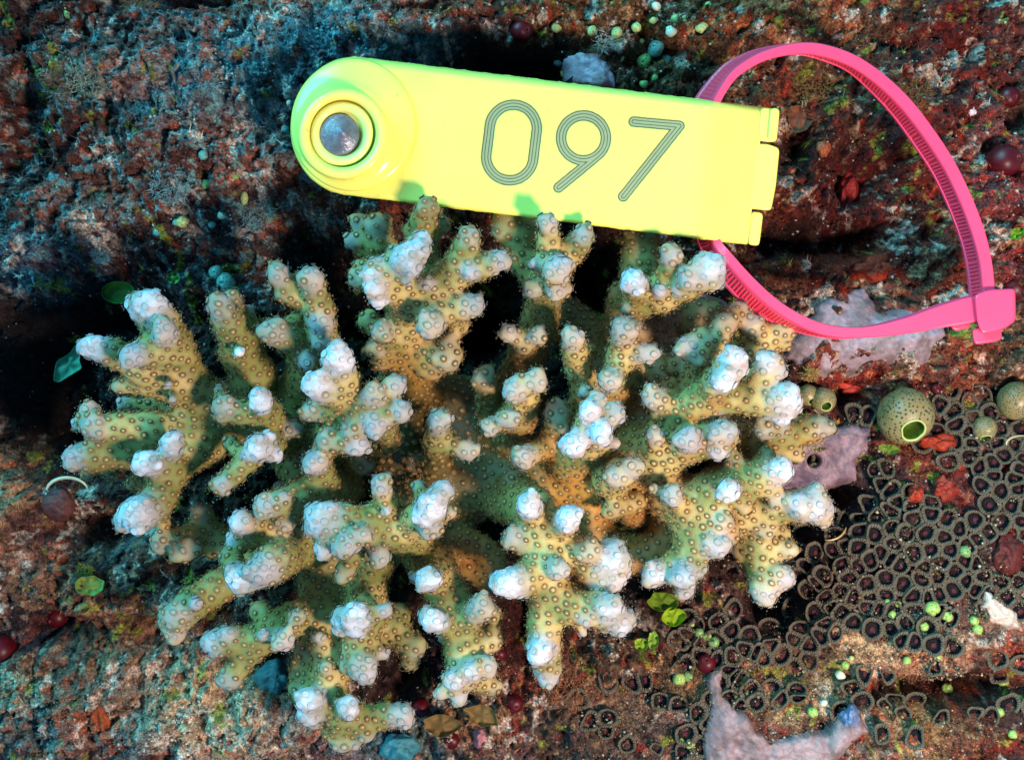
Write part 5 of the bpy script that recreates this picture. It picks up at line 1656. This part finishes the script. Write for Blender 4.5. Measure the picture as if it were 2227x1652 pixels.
lump('sponge', 'sponge', 'rough dark red sponge at the right edge of the polyp bed', 2190, 1208, 34, 44, 30, (84, 28, 22), 60, 20, .4)
lump('sponge', 'sponge', 'brick red sponge column in the shaded hollow right of the tag', 1845, 420, 20, 56, 34, (128, 24, 20), 61, 40, .5)
lump('sponge', 'sponge', 'orange sponge fold inside the loop of the cable tie', 1905, 585, 46, 26, 36, (160, 52, 26), 62, 20, .6)
lump('sponge', 'sponge', 'orange brown nodule beside the end of the tag', 1790, 322, 16, 20, 26, (158, 84, 52), 63, 20, .3)
lump('sponge', 'sponge', 'blue grey crumpled sponge above the bottom crust', 1848, 1560, 22, 26, 34, (98, 118, 150), 64, 30, .35)
lump('sponge', 'sponge', 'orange patch of sponge on the bottom left rubble', 214, 1560, 24, 36, 24, (150, 70, 32), 65, 8, .6)

# tufts of wiry growth
M_TUFT = mat_attr('wiry_tuft', rough=.6, spec=.3, noise=.2, scale=200, bump=0)
def tuft(label, x, y, r, c, seed, n=70, lift=0, L0=16, z=None):
    rr = random.Random(seed); mb = MB()
    g = gplan(x, y) if z is None else z
    for k in range(int(n * 1.8)):
        a = rr.uniform(0, 6.283); d = r * math.sqrt(rr.random())
        bx, by = x + d * math.cos(a), y + d * math.sin(a)
        az = rr.uniform(0, 6.283); el = rr.uniform(.2, 1.4); l = L0 * rr.uniform(.35, .95)
        pts = []; px, py, pz = bx, by, g + lift
        nseg = 4; L = []
        for s in range(nseg + 1):
            w_ = 1.0 * (1 - s / (nseg + .6))
            L.append(P3a(np.array([(px + w_ * math.cos(q), py + w_ * math.sin(q), pz) for q in (0, 2.09, 4.19)])))
            az += rr.uniform(-.6, .6)
            px += l / nseg * math.cos(az) * math.cos(el); py += l / nseg * math.sin(az) * math.cos(el); pz += l / nseg * math.sin(el)
        v, f = loft(L, cap1=True)
        mb.add(v, f, lin(c) * rr.uniform(.6, 1.3))
    return tag(mb.build('algal_tuft', M_TUFT), label, 'algae tuft')
tuft('pale pinkish wiry tuft growing between the upper right coral branches', 1448, 724, 22, (206, 160, 132), 1, 90, 0, 22, 175)
tuft('yellowish bushy tuft above the two small sea squirts', 1764, 815, 16, (190, 164, 96), 2, 60, 40, 22)
tuft('beige wiry tuft under the orange right coral arm', 1765, 958, 26, (198, 176, 120), 3, 80, 50, 18)
tuft('pale blue green shaggy tuft on the rock left of the tag button', 370, 400, 46, (130, 168, 168), 4, 170, 26, 26)
tuft('whitish shaggy tuft on the rock below left of the button', 560, 470, 36, (150, 170, 166), 5, 140, 26, 24)
tuft('pale turquoise tuft high above the left coral tips', 220, 550, 24, (110, 156, 162), 6, 80, 30, 20)
tuft('sandy fringe of filaments at the top left', 190, 165, 50, (150, 156, 130), 7, 170, 26, 24)
tuft('cream hair like strands hanging in the top cluster of beads', 1312, 90, 22, (196, 184, 168), 8, 26, 40, 46)
tuft('golden brown filaments at the top left corner', 300, 25, 40, (150, 110, 60), 9, 120, 30, 26)
tuft('greenish yellow tuft above the curled seaweed cup at lower left', 185, 1245, 20, (140, 140, 50), 10, 70, 34, 18)
tuft('rusty filaments above the right part of the cable tie', 1985, 210, 46, (150, 96, 50), 11, 150, 36, 26)
tuft('tan filaments spreading under the bottom middle coral branches', 1230, 1500, 44, (170, 116, 80), 12, 150, 26, 28)
tuft('ginger filaments inside the cable tie loop near the top', 1770, 185, 40, (150, 110, 60), 13, 130, 30, 24)
